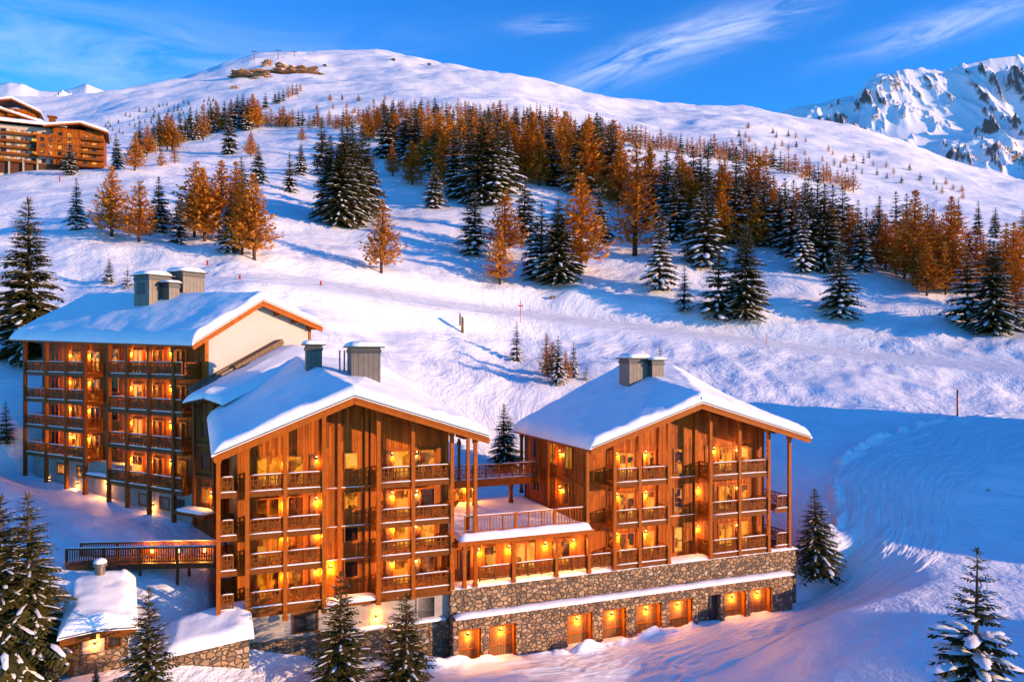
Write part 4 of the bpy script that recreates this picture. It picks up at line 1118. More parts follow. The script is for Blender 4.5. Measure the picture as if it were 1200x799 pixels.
# ------------------------------------------------------------------ trees
def spruce_meshes(seed, layers, bpl, spr, Rr, snow=.5, kind='spruce', snow_size=1.0, droop=1.0, gap=0.0, wm=1.0, kc=.45):
    rnd = random.Random(seed)
    lv = []; lf = []; sv = []; sf = []
    def quad(p, d, l, w, up):
        w *= wm
        side = d.cross(Vector((0,0,1)))
        if side.length < 1e-4: side = Vector((1,0,0))
        side.normalize(); b = len(lv)
        mid = p + d*l*.55 + Vector((0,0,up*l*.12))
        tip = p + d*l
        lv.extend([p, mid+side*w, tip, mid-side*w]); lf.append((b,b+1,b+2,b+3))
    def cap(p, d, l, w, h):
        side = d.cross(Vector((0,0,1))).normalized(); b = len(sv)
        e = Vector((0,0,h))
        ring = [p-d*l*.5, p-d*l*.22+side*w, p+d*l*.28+side*w*.85, p+d*l*.55, p+d*l*.28-side*w*.85, p-d*l*.22-side*w]
        top = [p-d*l*.2+e, p+d*l*.22+e*.85]
        sv.extend(ring+top)
        for f in ((0,1,6),(1,2,7,6),(2,3,7),(3,4,7),(4,5,6,7),(5,0,6)): sf.append(tuple(b+i for i in f))
    larch = kind == 'larch'
    z = .05 if not larch else .13
    zs = []
    for i in range(layers):
        f = i/(layers-1); zs.append(z+(.965-z)*max(0,min(1,(i+rnd.uniform(-.38,.38)*(0<i<layers-2))/(layers-1)))**.88)
    lean = rnd.uniform(0, 6.28)
    for i, z in enumerate(zs):
        f = (z-zs[0])/(1-zs[0])
        if gap and rnd.random() < gap: continue
        env = (1-f)**(.82 if not larch else 1.0)
        if f < .12: env *= .72+f*2.3
        r = Rr*env+.012
        nb = max(4, int(round(bpl*(1-.45*f))))
        a0 = rnd.uniform(0, 6.28)
        for b in range(nb):
            an = a0+6.283*b/nb+rnd.uniform(-.28,.28)
            Lb = r*rnd.uniform(.72,1.12)*(1+.10*math.cos(an-lean))
            if rnd.random() < .06: Lb *= 1.22
            d = Vector((math.cos(an), math.sin(an), 0)); zz = z+rnd.uniform(-.012,.012)
            if larch: c1, c2 = .18+.35*f, .10
            else: c1, c2 = (-.12+.62*f)*1.0, (-.40+.15*f)*droop+.12
            def P(t): return d*(Lb*t)+Vector((0,0,zz+Lb*(c1*t+c2*t*t)))
            def T(t):
                q = d+Vector((0,0,c1+2*c2*t)); return q.normalized()
            side = Vector((-d.y, d.x, 0))
            n = max(3, int(round(spr*(Lb/Rr)**.6)))
            if larch:
                for k in range(int(n*2.15)):
                    t = rnd.uniform(.08,1.0); s = rnd.choice((-1,1))
                    dd = (T(t)*rnd.uniform(.2,.9)+side*s*rnd.uniform(.2,1)+Vector((0,0,rnd.uniform(-.8,.75)))).normalized()
                    quad(P(t), dd, Rr*rnd.uniform(.13,.27)*(1.15-.75*f), Rr*rnd.uniform(.022,.046)*(1.1-.5*f), .3)
                quad(P(.0), T(.3), Lb, Rr*.02, 0)
            else:
                for k in range(n):
                    t = .10+.88*k/(n-1)
                    ll = Lb*(.50-.30*t)*rnd.uniform(.75,1.2)+Rr*.04
                    for s in (-1,1):
                        dd = (T(t)*.62+side*s*rnd.uniform(.5,.85)+Vector((0,0,rnd.uniform(-.42,.02)))).normalized()
                        quad(P(t), dd, ll, ll*rnd.uniform(.16,.24), -.5)
                    if rnd.random() < .5:
                        dd = (T(t)*.5+side*rnd.uniform(-.3,.3)+Vector((0,0,-.75))).normalized()
                        quad(P(t), dd, ll*.62, ll*.17, 0)
                quad(P(.05), T(.6), Lb*1.02, Lb*.10, .6)
            if snow > 0:
                m = 2 if (Lb < Rr*.5 or larch) else (9 if spr > 7 else 4)
                for k in range(m):
                    if rnd.random() > snow: continue
                    t = rnd.uniform(.35,.98)
                    sz = Lb*rnd.uniform(.20,.36)*snow_size
                    if larch: sz *= .6
                    k_ = kc if (spr > 7 and not larch) else 1.0; cap(P(t)+Vector((0,0,.005)), T(t), sz*1.25*(.5+.5*k_), sz*k_*rnd.uniform(.30,.5), sz*k_*.24)
    b = len(lv)   # leader
    for k in range(5):
        an = k*1.26; quad(Vector((0,0,.94)), Vector((math.cos(an)*.22,math.sin(an)*.22,1)).normalized(), .065, .006, 0)
    def mk(nm, v, f, m, sm=False):
        me = bpy.data.meshes.new(nm); me.from_pydata([tuple(q) for q in v], [], f); me.materials.append(m)
        if sm: me.polygons.foreach_set('use_smooth', [True]*len(f))
        me.update(); return me
    t = MB(); tr = .016 if not larch else .013
    pts = [(0,0,-.06),(rnd.uniform(-.004,.004),rnd.uniform(-.004,.004),.3),(rnd.uniform(-.004,.004),0,.65),(0,0,.985)]
    rs = [tr*1.25,tr,tr*.6,.0015]
    for a in range(3): t.tube(pts[a],pts[a+1],rs[a],rs[a+1],7)
    nl = len(lv); cr = mk('crown', lv+sv, lf+[tuple(nl+i for i in f) for f in sf], M['larch' if larch else 'needle'])
    cr.materials.append(M['rsnow']); cr.polygons.foreach_set('material_index', [0]*len(lf)+[1]*len(sf))
    cr.polygons.foreach_set('use_smooth', [False]*len(lf)+[True]*len(sf)); cr.update()
    return dict(trunk=t.mesh('trunk', M['bark'], True), crown=cr, polys=len(lf)+len(sf))
def merged(p, name):
    """one mesh of trunk, crown and snow for trees too small to show their parts"""
    bm = bmesh.new(); mats = []
    for i, k in enumerate(('trunk','crown')):
        me = p[k]
        n0 = len(bm.faces); bm.from_mesh(me); bm.faces.ensure_lookup_table()
        for f in bm.faces[n0:]: f.material_index += len(mats)
        mats += list(me.materials)
    me = bpy.data.meshes.new(name); bm.to_mesh(me); bm.free()
    for m in mats: me.materials.append(m)
    return me
SP_HI = [spruce_meshes(101,30,11,9,.205,.7,snow_size=1.0), spruce_meshes(102,28,11,9,.225,.95,snow_size=1.0,kc=.40), spruce_meshes(103,26,10,8,.235,.6)]
SP_OPEN = [spruce_meshes(120,15,7,10,.27,.62,snow_size=1.7,droop=.6,kc=.75), spruce_meshes(121,18,8,9,.22,.4,droop=.5)]
SP_MID = [spruce_meshes(111,19,9,6,.225,.85,snow_size=1.15,wm=1.3), spruce_meshes(112,18,9,6,.20,.8,snow_size=1.35,wm=1.3), spruce_meshes(113,17,9,6,.25,.75,snow_size=1.2,wm=1.3), spruce_meshes(114,18,8,6,.19,.65,wm=1.3)]
LA_MID = [spruce_meshes(201,21,10,11,.21,.14,'larch',wm=1.5), spruce_meshes(202,20,10,11,.24,.10,'larch',wm=1.5), spruce_meshes(203,20,9,11,.19,.22,'larch',wm=1.4), spruce_meshes(204,18,10,12,.26,.05,'larch',wm=1.4)]
SP_LOW = [spruce_meshes(131,11,7,4,.25,.6,snow_size=1.3,wm=2.0), spruce_meshes(132,10,7,4,.23,.75,snow_size=1.5,wm=2.0), spruce_meshes(133,11,7,4,.27,.45,snow_size=1.2,wm=2.0)]
LA_LOW = [spruce_meshes(231,12,7,6,.24,.10,'larch',wm=2.6), spruce_meshes(232,11,8,6,.28,.05,'larch',wm=2.6), spruce_meshes(233,11,7,6,.21,.15,'larch',wm=2.4)]
SP_LOWM = [merged(p,'spruce_tree') for p in SP_LOW]; LA_LOWM = [merged(p,'larch_tree') for p in LA_LOW]
TREES = []
rt = random.Random(2024)
def tree(kind, px, py, hpx, label, group=None, proto=None, cat='tree', dmin=26.0, sink=.0, fat=1.0, h=None, at=None):
    p = at if at is not None else hit(px, py, dmin)
    hh = hpx/F*p.y if h is None else h
    big = hpx >= 30
    name = {'S':'spruce_tree','L':'larch_tree'}[kind]
    rz = rt.uniform(0, 6.28); sx = hh*rt.uniform(.93,1.12)*fat*(1.42 if kind == 'L' else 1.08)
    if proto is None:
        if hpx >= 100 and kind == 'S': proto = rt.choice(SP_HI)
        elif big: proto = rt.choice(SP_MID if kind == 'S' else LA_MID)
    if proto is None:
        me = rt.choice(SP_LOWM if kind == 'S' else LA_LOWM)
        o = link(name, me, None, (p.x,p.y,p.z-sink-.1), rz); o.scale = (sx,sx,hh); tag(o, label, cat, group)
        o.rotation_euler = (rt.uniform(-.03,.03), rt.uniform(-.03,.03), rz)
        TREES.append(o); return o
    o = root(name, label, cat, (p.x,p.y,p.z-sink-.1), rz, group); o.scale = (sx,sx,hh)
    o.rotation_euler = (rt.uniform(-.025,.025), rt.uniform(-.025,.025), rz)
    link('trunk', proto['trunk'], o); link('crown', proto['crown'], o)
    TREES.append(o); return o

S, Lc = 'S', 'L'
# --- nearest trees
tree(S, 38, 792, 222, 'snow-laden spruce, right one of two filling the lower left corner', proto=SP_HI[1], fat=1.0, sink=.2)
tree(S, 2, 800, 225, 'snow-laden spruce cut by the left picture edge at the lower left', proto=SP_HI[1], fat=1.0)
tree(S, 174, 822, 137, 'dark green spruce with little snow, in front of the low rubble wall', proto=SP_OPEN[1], fat=1.05)
tree(S, 400, 812, 146, 'dark snow-flecked spruce, left one of the pair before the middle chalet plinth', proto=SP_OPEN[1], fat=1.18)
tree(S, 475, 812, 122, 'dark snow-flecked spruce, right one of the pair before the middle chalet plinth', proto=SP_OPEN[1], fat=1.2)
tree(S, 1143, 835, 196, 'open spruce with snow pads on its boughs at the lower right', proto=SP_OPEN[0], fat=.95)
tree(S, 957, 676, 102, 'medium spruce on the snow bank at the right end of the garage wall', proto=SP_HI[2], fat=1.15)
tree(S, 591, 552, 80, 'dark spruce behind the upper gallery, between the two gabled chalets', proto=SP_HI[2], fat=1.25)
tree(S, 36, 418, 188, 'big broad spruce behind the left end of the apartment house', proto=SP_HI[0], fat=1.08)
for px, py, h, l in ((60,803,42,'sapling spruce in the snow in front of the stone hut door'),(112,803,26,'low snowy spruce sapling right under the hut wall lamp'),(8,520,50,'dark young spruce in shade left of the apartment house')):
    tree(S, px, py, h, l, proto=SP_OPEN[1])
# --- lone trees on the slope
lone = [
 (S,90,269,60,'dark spruce standing alone on the shaded snow below the distant hotel'),
 (Lc,131,278,84,'broad golden larch right of the lone dark spruce on the left slope'),
 (Lc,163,283,72,'thin golden larch with a bare lower trunk on the left slope'),
 (S,186,272,66,'snow-dusted spruce between two golden larches on the left slope'),
 (Lc,298,305,102,'tall golden larch standing at the right end of the left clump, with a bare trunk'),
 (S,303,215,46,'small dark spruce above the left larch clump, leftmost of three on open snow'),
 (S,339,225,47,'small dark spruce with orange tip, middle of three on open snow above the left clump'),
 (S,352,205,38,'small dark spruce behind another, farthest of three on open snow'),
 (Lc,447,320,87,'bright golden larch alone above the bend of the groomed piste'),
 (S,509,244,54,'narrow spruce alone on the snow in front of the wood edge'),
 (Lc,483,217,52,'snow-draped larch with a visible trunk at the wood edge'),
 (Lc,460,207,40,'small frosted larch at the wood edge, left of the snow-draped one'),
 (S,556,299,78,'snow-laden dark spruce left of an orange larch at mid slope'),
 (Lc,591,300,78,'orange larch right beside a snow-laden spruce at mid slope'),
 (Lc,586,333,68,'sparse orange larch lowest on the slope at the picture middle'),
 (S,614,283,76,'slim dark spruce behind the sparse orange larch'),
 (S,634,328,90,'snow-laden spruce, left of the touching pair above the piste'),
 (S,655,332,100,'snow-laden spruce, right of the touching pair above the piste'),
 (Lc,680,320,117,'tall orange larch with a bare trunk, right of the touching spruce pair'),
 (S,704,284,66,'thin half-bare spruce between two tall orange larches'),
 (Lc,744,300,132,'largest orange larch of the slope, with a dense wide crown'),
 (S,773,340,96,'snowy spruce standing clear, right of the largest larch'),
 (S,802,364,56,'small spruce lowest on the slope, left of a snowy pair'),
 (S,841,373,88,'snowy spruce, left of the pair just above the piste edge'),
 (S,872,374,112,'tall snowy spruce, right of the pair just above the piste edge'),
 (S,985,373,93,'full dark spruce with snow standing alone above the piste at the right'),
 (S,1134,382,92,'snow-laden spruce, left one of the pair near the right edge'),
 (S,1163,389,108,'snow-laden spruce, right one of the pair near the right edge'),
 (S,606,423,46,'small dark sapling spruce alone on the bank behind the chalets'),
 (S,1147,273,38,'snowy pointed spruce on the upper right ridge, left of a close pair'),
 (S,1166,279,36,'snowy pointed spruce on the upper right ridge, right of a close pair'),
 (Lc,158,200,46,'golden larch with snowy foot below the dark belt at the upper left'),
 (S,137,198,42,'snow-crusted spruce right of the distant hotel'),
 (S,82,206,48,'snow-crusted orange spruce in front of the corner of the distant hotel'),
 (Lc,205,192,24,'crooked frosted larch alone under the dark belt at the upper left'),
 (Lc,189,195,20,'tiny golden larch alone under the dark belt at the upper left'),
 (Lc,294,184,30,'small golden larch alone right of the double snowy spruce'),
 (S,268,181,54,'double snow-crusted spruce standing forward of the upper left belt'),
 (Lc,354,165,16,'tiny golden larch alone on sunny snow below the upper tree row'),
 (S,128,332,30,'sapling spruce behind the apartment house roof, left of a thinner one'),
 (S,149,337,26,'thin sapling spruce behind the apartment house roof near its vent houses'),
 (S,773,425,24,'sapling top showing over the right chalet roof beside its chimney'),
]
for k, px, py, h, l in lone:
    tree(k, px, py, h, l, fat=1.12 if (k == S and h > 60) else 1.0)
# --- clumps
def clump(items, lab, grp):
    for k, px, py, h in items: tree(k, px, py, h, (lab[0] if k == S else lab[1]), grp[0] if k == S else grp[1])
clump([(Lc,228,278,90),(Lc,240,283,88),(Lc,257,283,95),(S,270,296,72),(S,210,286,60),(Lc,275,282,94),(S,282,250,66),(Lc,236,270,72),(Lc,284,298,84)],
      ('snowy spruce inside the golden larch clump behind the apartment house','golden larch in the clump on the slope behind the apartment house'),('spruces in the left clump','larches in the left clump'))
clump([(S,398,265,116),(S,413,263,118),(S,424,256,110),(S,390,262,104),(S,405,258,112),(S,377,205,66),(S,386,252,80),(S,432,252,84)],
      ('dark spruce in the tight tall cluster above the golden larch at the piste bend','') ,('spruces of the tight cluster',''))
clump([(Lc,641,440,50),(S,654,450,57),(Lc,663,446,36),(S,672,442,42),(Lc,647,446,46),(S,687,445,20)],
      ('sapling spruce in the small sunlit group on the bank behind the terrace','sapling spruce given larch gold for sunlight, in the small group behind the terrace'),('sapling spruces behind the terrace','sun-gold sapling spruces behind the terrace'))  # sun's orange on these spruces is put in by using larch crowns
# belt at the upper left
for px, py, h, k in ((163,184,40,S),(172,184,38,Lc),(179,178,34,S),(187,176,40,Lc),(196,176,44,Lc),(202,177,42,Lc),(211,167,36,S),(217,165,30,S),(223,163,37,S),(231,164,36,S),(238,165,43,Lc),
                     (247,156,37,S),(255,155,36,Lc),(263,152,34,S),(271,150,34,Lc),(278,150,38,S),(284,152,42,S),(290,153,38,S),(297,152,42,Lc),(302,150,34,Lc),(311,128,19,S),
                     (322,122,15,S),(327,121,16,S),(332,119,15,S),(338,116,16,Lc),(343,113,15,Lc),(348,111,14,S),(352,108,12,Lc)):
    tree(k, px, py, h, 'dark spruce in the diagonal belt at the upper left' if k == S else 'golden larch in the diagonal belt at the upper left', 'spruces of the upper left belt' if k == S else 'larches of the upper left belt')
def scatter(poly, n, mind, hfun, pl, labels, groups, seed, yscale=.35):
    rr = random.Random(seed); pts = []
    xs = [p[0] for p in poly]; ys = [p[1] for p in poly]
    def inside(x, y):
        c = False; j = len(poly)-1
        for i in range(len(poly)):
            xi, yi = poly[i]; xj, yj = poly[j]
            if (yi > y) != (yj > y) and x < (xj-xi)*(y-yi)/(yj-yi)+xi: c = not c
            j = i
        return c
    tries = 0
    while len(pts) < n and tries < 40000:
        tries += 1
        x = rr.uniform(min(xs),max(xs)); y = rr.uniform(min(ys),max(ys))
        if not inside(x,y): continue
        if any(((x-a)**2+((y-b)/yscale)**2) < mind**2 for a,b in pts): continue
        pts.append((x,y))
    for x, y in pts:
        k = Lc if rr.random() < pl else S
        h = hfun(x,y)*rr.uniform(.78,1.2)*(1.0 if k == S else .98)
        tree(k, x, y, h, labels[0] if k == S else labels[1], groups[0] if k == S else groups[1])
# main mixed wood
scatter([(455,172),(520,176),(600,186),(690,196),(720,215),(735,236),(690,232),(650,222),(600,212),(560,218),(535,235),(520,212),(490,198),(450,192)], 84, 8.5, lambda x,y: 44+(y-172)*.55, .62,
        ('snowy spruce within the dense mixed wood at the middle of the slope','orange larch within the dense mixed wood at the middle of the slope'),('spruces of the middle wood','larches of the middle wood'),5,.5)
clump([(S,536,232,88),(S,552,238,98),(S,566,240,102),(S,580,238,96),(S,592,226,84)],('dark spruce at the lower front of the dense mixed wood',''),('spruces at the front of the middle wood',''))
# row on the upper crest
rr = random.Random(8)
crest = [(300,150),(330,150),(360,150),(385,151),(410,150),(440,144),(470,142),(500,140),(530,142),(560,143),(600,147),(640,151),(680,158),(720,166),(760,175),(800,180),(830,186),(860,189),(890,194),(920,203),(950,212),(980,219),(1000,225)]
x = 300
while x < 1002:
    y = np.interp(x,[c[0] for c in crest],[c[1] for c in crest])+rr.uniform(-3,2)
    k = Lc if rr.random() < .72 else S
    tree(k, x, y, rr.uniform(17,27)*(.85 if x < 420 else 1), 'small spruce in the long row along the upper edge of the slope' if k == S else 'small orange larch in the long row along the upper edge of the slope', 'spruces of the upper row' if k == S else 'larches of the upper row')
    x += rr.choice((3.2,4.2,5,5.5,8,4))
scatter([(430,152),(520,152),(640,168),(700,180),(720,192),(640,186),(560,172),(470,166),(425,166)], 40, 8.5, lambda x,y: 32, .7,
        ('snowy spruce at the back of the middle wood','orange larch at the back of the middle wood'),('spruces at the back of the middle wood','larches at the back of the middle wood'),15,.5)
# right of the middle: mixed wood running down to the right
scatter([(712,232),(790,240),(850,252),(895,262),(900,285),(868,282),(850,300),(820,318),(796,300),(770,268),(735,262)], 38, 11, lambda x,y: 60+(y-235)*.55, .6,
        ('snowy spruce in the wood right of the largest larch','orange larch in the wood right of the largest larch'),('spruces right of the largest larch','larches right of the largest larch'),25,.5)
clump([(S,894,288,82),(S,928,300,90),(S,940,319,80),(S,952,316,98),(S,966,319,104),(S,912,290,70),(S,882,268,70),(S,900,276,74),(S,920,280,72),(Lc,934,285,66),(S,958,296,86),(S,976,300,84),(Lc,995,300,60),(S,1010,318,70),(Lc,886,290,60),(S,868,262,66),(Lc,850,262,60),(S,944,278,70),(S,906,262,60),(S,989,300,82),(S,1005,292,58),(Lc,1000,308,66),(S,1016,305,62),(S,876,275,74),(S,946,300,92),(Lc,905,282,62),(Lc,972,310,70)],
      ('snow-laden spruce in the thicket above the lone dark spruce at the right','orange larch in the thicket above the lone dark spruce at the right'),('spruces of the right thicket','larches of the right thicket'))
clump([(S,1029,309,80),(S,1050,306,82),(Lc,1071,334,112),(Lc,1060,326,74),(Lc,1050,322,66),(Lc,1080,340,72),(Lc,1086,347,62),(Lc,1093,322,78),(Lc,1113,322,92),(Lc,1116,338,70),(S,1123,268,36),(Lc,1144,332,66),(Lc,1134,330,58),(Lc,1172,346,62),(Lc,1187,352,92),(Lc,1191,370,72),(S,1200,388,62),(S,1199,290,44),(S,1104,308,50),(Lc,1160,340,60),(Lc,1128,344,60),(Lc,1038,316,66),(S,1062,300,74),(Lc,1100,334,76),(Lc,1108,345,62),(Lc,1152,345,70),(Lc,1178,335,74),(S,1088,305,66),(Lc,1196,345,80),(Lc,1030,300,60),(S,1076,296,60)],
      ('snowy spruce among the orange larches at the right','orange larch in the grove at the right with bare lower trunks'),('spruces of the right grove','larches of the right grove'))
# far small trees on the right shoulder
scatter([(850,150),(900,152),(960,172),(1040,190),(1120,215),(1190,240),(1100,232),(1040,215),(960,196),(900,180),(850,172)], 44, 7, lambda x,y: 9, .55,
        ('tiny spruce on the far right shoulder','tiny larch on the far right shoulder'),('far spruces on the right shoulder','far larches on the right shoulder'),35,.6)
clump([(S,1005,198,20),(S,1012,176,13),(S,1017,193,11),(S,1034,182,11),(S,918,152,8),(Lc,905,172,20),(S,937,177,14),(S,960,176,15),(S,984,178,18),(S,1013,178,14),(S,1136,218,26),(S,1090,206,12)],
      ('dark tiny spruce standing apart on the far right shoulder','golden tiny larch standing apart on the far right shoulder'),('','')) if False else None
# dark dots on the shaded left mountain
scatter([(112,150),(150,134),(200,122),(250,112),(260,122),(215,138),(170,152),(130,165)], 54, 4, lambda x,y: 5.5, .0,
        ('tiny dark spruce on the shaded mountain flank at the upper left',''),('far dark spruces on the left flank',''),45,.7)
scatter([(395,112),(500,120),(560,130),(480,134),(400,134),(360,130)], 16, 12, lambda x,y: 8, .7,
        ('tiny snowed-up spruce on the sunny dome','tiny orange larch on the sunny dome'),('far spruces on the sunny dome','far larches on the sunny dome'),55,.7)
print('TREES', len(TREES), 'hi polys', [p['polys'] for p in SP_HI+SP_MID+LA_MID+SP_LOW+LA_LOW])

# ------------------------------------------------------------------ small things on the slope
def pole(px, py, hpx, label, topc='black', w=.06):
    p = hit(px, py); h = hpx/F*p.y
    o = root('piste_pole', label, 'pole', p)
    mb = MB(); mb.tube((0,0,-.3),(0,0,h*.72),w,n=8); mb.build('shaft', M['red'], o)
    mb = MB(); mb.tube((0,0,h*.722),(0,0,h),w*1.02,n=8); mb.build('pole_tip', M[topc], o)
    return o
pole(1122,488,31,'red piste pole with a black top on the sunny bank at the right', w=.12)
pole(898,405,14,'faint red piste pole at the edge of the groomed piste above the right chalet', 'red')
pole(871,382,14,'short red piste pole at the foot of the tall snowy spruce', 'red', .08)
p = hit(610,378); h = 26/F*p.y
o = root('piste_pole', 'thin red pole with a short crossbar at the piste above the saplings', 'pole', p)
mb = MB(); mb.tube((0,0,-.3),(0,0,h),.06,n=8); mb.build('shaft', M['red'], o)
mb = MB(); mb.box(-.45,.45,-.03,.03,h*.72,h*.78); mb.build('crossbar', M['red'], o)
p = hit(542,390); h = 22/F*p.y
o = root('snow_gun_post', 'stubby wooden post with a snowy hood on the bank below the piste', 'post', p)
mb = MB(); mb.tube((0,0,-.3),(0,0,h*.8),.24,.2,n=10); mb.build('post_body', M['garage'], o)
mb = MB(); mb.box(-.55,-.3,-.25,.25,h*.35,h); mb.build('hood', M['metal'], o)
s = MB(); s.dome(0,0,h*.8,.32,.32,.2,n=10,rings=3); s.build('post_snow', M['rsnow'], o, smooth=True)
for px, py, l in ((243,311,'small red piste marker below the left larch clump, leftmost of three'),(281,328,'small red piste marker behind the gable of the apartment house'),(376,335,'small red piste marker at the bend of the piste, rightmost of three'),(70,213,'tall red marker below the distant hotel')):
    p = hit(px,py); h = (6 if py > 250 else 11)/F*p.y
    o = root('piste_marker', l, 'marker', p); mb = MB(); mb.loft([(-.2,-.05,-.2),(.2,-.05,-.2),(.12,-.05,h),(-.12,-.05,h)],[(-.2,.05,-.2),(.2,.05,-.2),(.12,.05,h),(-.12,.05,h)]); mb.build('flag', M['red'], o)
def boulder(px, py, wpx, hpx, label, seed, mat='rock', snow=True, name='rock_outcrop'):
    p = hit(px, py); k = p.y/F
    o = root(name, label, 'rock', p)
    bm = bmesh.new(); bmesh.ops.create_icosphere(bm, subdivisions=4, radius=1)
    for v in bm.verts:
        n = 1+.7*mnoise.noise(v.co*1.6+Vector((seed,0,0)))+.7*abs(mnoise.noise(v.co*3.2+Vector((seed,3,0))))-.2+.25*mnoise.noise(v.co*8)
        v.co = Vector((v.co.x*n*wpx*k/2, v.co.y*n*wpx*k/2*.6, v.co.z*n*hpx*k*.7))
    me = bpy.data.meshes.new('rock_body'); bm.to_mesh(me); bm.free(); me.materials.append(M[mat]); link('rock_body', me, o)
    return o
for i,(px,py,w,h,l) in enumerate(((300,90,48,8,'orange sunlit rock outcrop below the summit lift, left part'),(344,86,62,7,'orange sunlit rock outcrop below the summit lift, right part'),(313,77,14,8,'small orange crag on top of the sunlit outcrop'),
      (275,104,9,5,'dark crag on the shaded flank left of the sunlit outcrop'),(870,480,9,4,'snowless stone on the bank right of the right chalet roof'),(648,350,7,4,'dark stone beside the piste below the touching spruce pair'),(1158,575,5,2,'small dark stone in the shaded snow inside the road bend'))):
    boulder(px,py,w,h,l,i*3.1)
# summit lift
p = hit(345,68); k = p.y/F
def summit(px, py): 
    q = hit(px,py); return q
for i,(px,top) in enumerate(((298,61),(326,60),(345,61))):
    q = hit(px, 70 if px < 340 else 67); q = Vector(((px-CX)/F*q.y, q.y, q.z)); h = max(6, (CAMZ-(top-HZ)/F*q.y)-q.z)
    o = root('lift_pylon', ('lift pylon on the skyline, leftmost of three','lift pylon on the skyline, middle of three with a wide head','lift pylon on the skyline, rightmost of three')[i], 'pylon', q)
    mb = MB(); mb.tube((0,0,-3),(0,0,h),.55,.4,n=8); mb.build('mast', M['metal'], o)
    mb = MB(); mb.box(-4,4,-.4,.4,h,h+.8); mb.build('crosshead', M['metal'], o)
    if i == 0: q0 = (q, h)
    if i == 2:
        o2 = root('lift_cable', 'thin lift cable strung between the skyline pylons', 'cable', q0[0])
        mb = MB(); a = Vector((0,0,q0[1]+1.1)); b = (q-q0[0])+Vector((0,0,h+1.1))
        for t in range(8):
            f0, f1 = t/8, (t+1)/8; sag = lambda f: -2*4*f*(1-f)
            mb.tube(a.lerp(b,f0)+Vector((0,0,sag(f0))), a.lerp(b,f1)+Vector((0,0,sag(f1))), .22, n=5)
        mb.build('cable', M['metald'], o2)
for px, py, w, h, l in ((503,77,4,3.5,'small summit station with a snowy roof on the right skyline of the dome'),(461,71,4,3,'low summit hut with a snowy roof on top of the dome'),(381,78,4,3,'brown hut on the saddle left of the dome top')):
    q = hit(px,py); k = q.y/F
    o = root('summit_hut', l, 'hut', q)
    mb = MB(); mb.box(-w*k/2,w*k/2,-3,3,-3,h*k*.5); mb.build('wall', M['metal'], o)
    mb = MB(); mb.loft([(-w*k*.58,-3.6,h*k*.5),(w*k*.58,-3.6,h*k*.5),(w*k*.45,-3.6,h*k),(-w*k*.3,-3.6,h*k*1.1)],[(-w*k*.58,3.6,h*k*.5),(w*k*.58,3.6,h*k*.5),(w*k*.45,3.6,h*k),(-w*k*.3,3.6,h*k*1.1)]); mb.build('roof', M['rsnow'], o)

# ------------------------------------------------------------------ road and piste
strip('snow_road', [(430,835),(560,802),(690,790),(790,768),(880,738),(950,708),(1004,672),(1032,640),(1042,605),(1042,575),(1058,548),(1100,525),(1150,508),(1260,494)], [9,9,8.5,8,8.5,10,12.5,14,14,13], 760, 150, .10, .11, M['track'], berm=.6)
strip('ski_piste', PISTE, [15]*6, 500, 70, .06, .09, M['track'])

# ------------------------------------------------------------------ far mountains
def massif(name, crest, d0, d1, base, amp, seed, nx=380, ny=170, back=1.25, ls=7.0, ex=1.2):
    xs = [c[0] for c in crest]; ys = [c[1] for c in crest]
    px = np.linspace(xs[0], xs[-1], nx); cr = np.interp(px, xs, ys)
    f = np.concatenate([np.linspace(0,1,ny), np.linspace(1.04,1.4,10)])
    kk = np.hanning(73); kk /= kk.sum(); cs = np.convolve(np.pad(cr,36,mode='edge'), kk, 'valid')
    P, Fv = np.meshgrid(px, f, indexing='ij'); C = np.repeat(cr[:,None], len(f), 1); CS = np.repeat(cs[:,None], len(f), 1)
    wf = np.clip((Fv-.45)/.55,0,1)**2; C = CS*(1-wf)+C*wf
    D = d0+(d1-d0)*Fv
    bs = np.interp(px, [b[0] for b in base], [b[1] for b in base])[:,None]
    q = np.where(Fv <= 1, bs+(C-bs)*np.clip(Fv,0,1)**ex, C+(Fv-1)*900)
    X = (P-CX)/F*D; Z = CAMZ-(q-HZ)/F*D
    Lm = amp*ls
    wx = X+amp*1.2*fbm(X/Lm, D/Lm, seed+50, 2); wy = D+amp*1.2*fbm(X/Lm, D/Lm, seed+60, 2)
    rid = np.zeros_like(X); a = 1.0; w = 1.0
    for o in range(7):
        n = 1-np.abs(2*vnoise(wx/Lm*2**o, wy/Lm*2**o*.62, seed+o))*1.0
        n = n*n*w; w = np.clip(n*1.5,0,1); rid += a*n; a *= .66
    env = np.clip(Fv*3,0,1)*np.clip((1.02-Fv)*6,.28,1)
    Z = Z + (rid-1.0)*amp*env
    return tag(grid_mesh(name, X, D, Z, M['mount'], smooth=True), kind='structure')
massif('mountain', [(780,160),(870,138),(905,131),(925,125),(960,122),(1000,114),(1015,97),(1040,87),(1062,80),(1085,84),(1105,85),(1130,77),(1160,68),(1185,65),(1210,68),(1280,46),(1360,20),(1420,0)], 2300, 3300, [(780,255),(1000,240),(1200,262),(1420,270)], 62, 5, nx=700, ny=300, ls=3.0)
massif('mountain', [(1345,250),(1420,180),(1550,110),(1700,75),(1900,60),(2150,130)], 1900, 2500, [(1345,260),(2150,260)], 60, 29, nx=160, ny=60)  # unseen mountain added out of view to shade the massif's lower half
massif('mountain_peak', [(-260,110),(-60,104),(-10,100),(10,95),(25,97),(45,104),(70,105),(85,101),(101,95),(118,102),(135,110),(180,125),(260,150)], 2600, 4600, [(-260,190),(100,170),(260,180)], 90, 17, nx=260, ny=110)

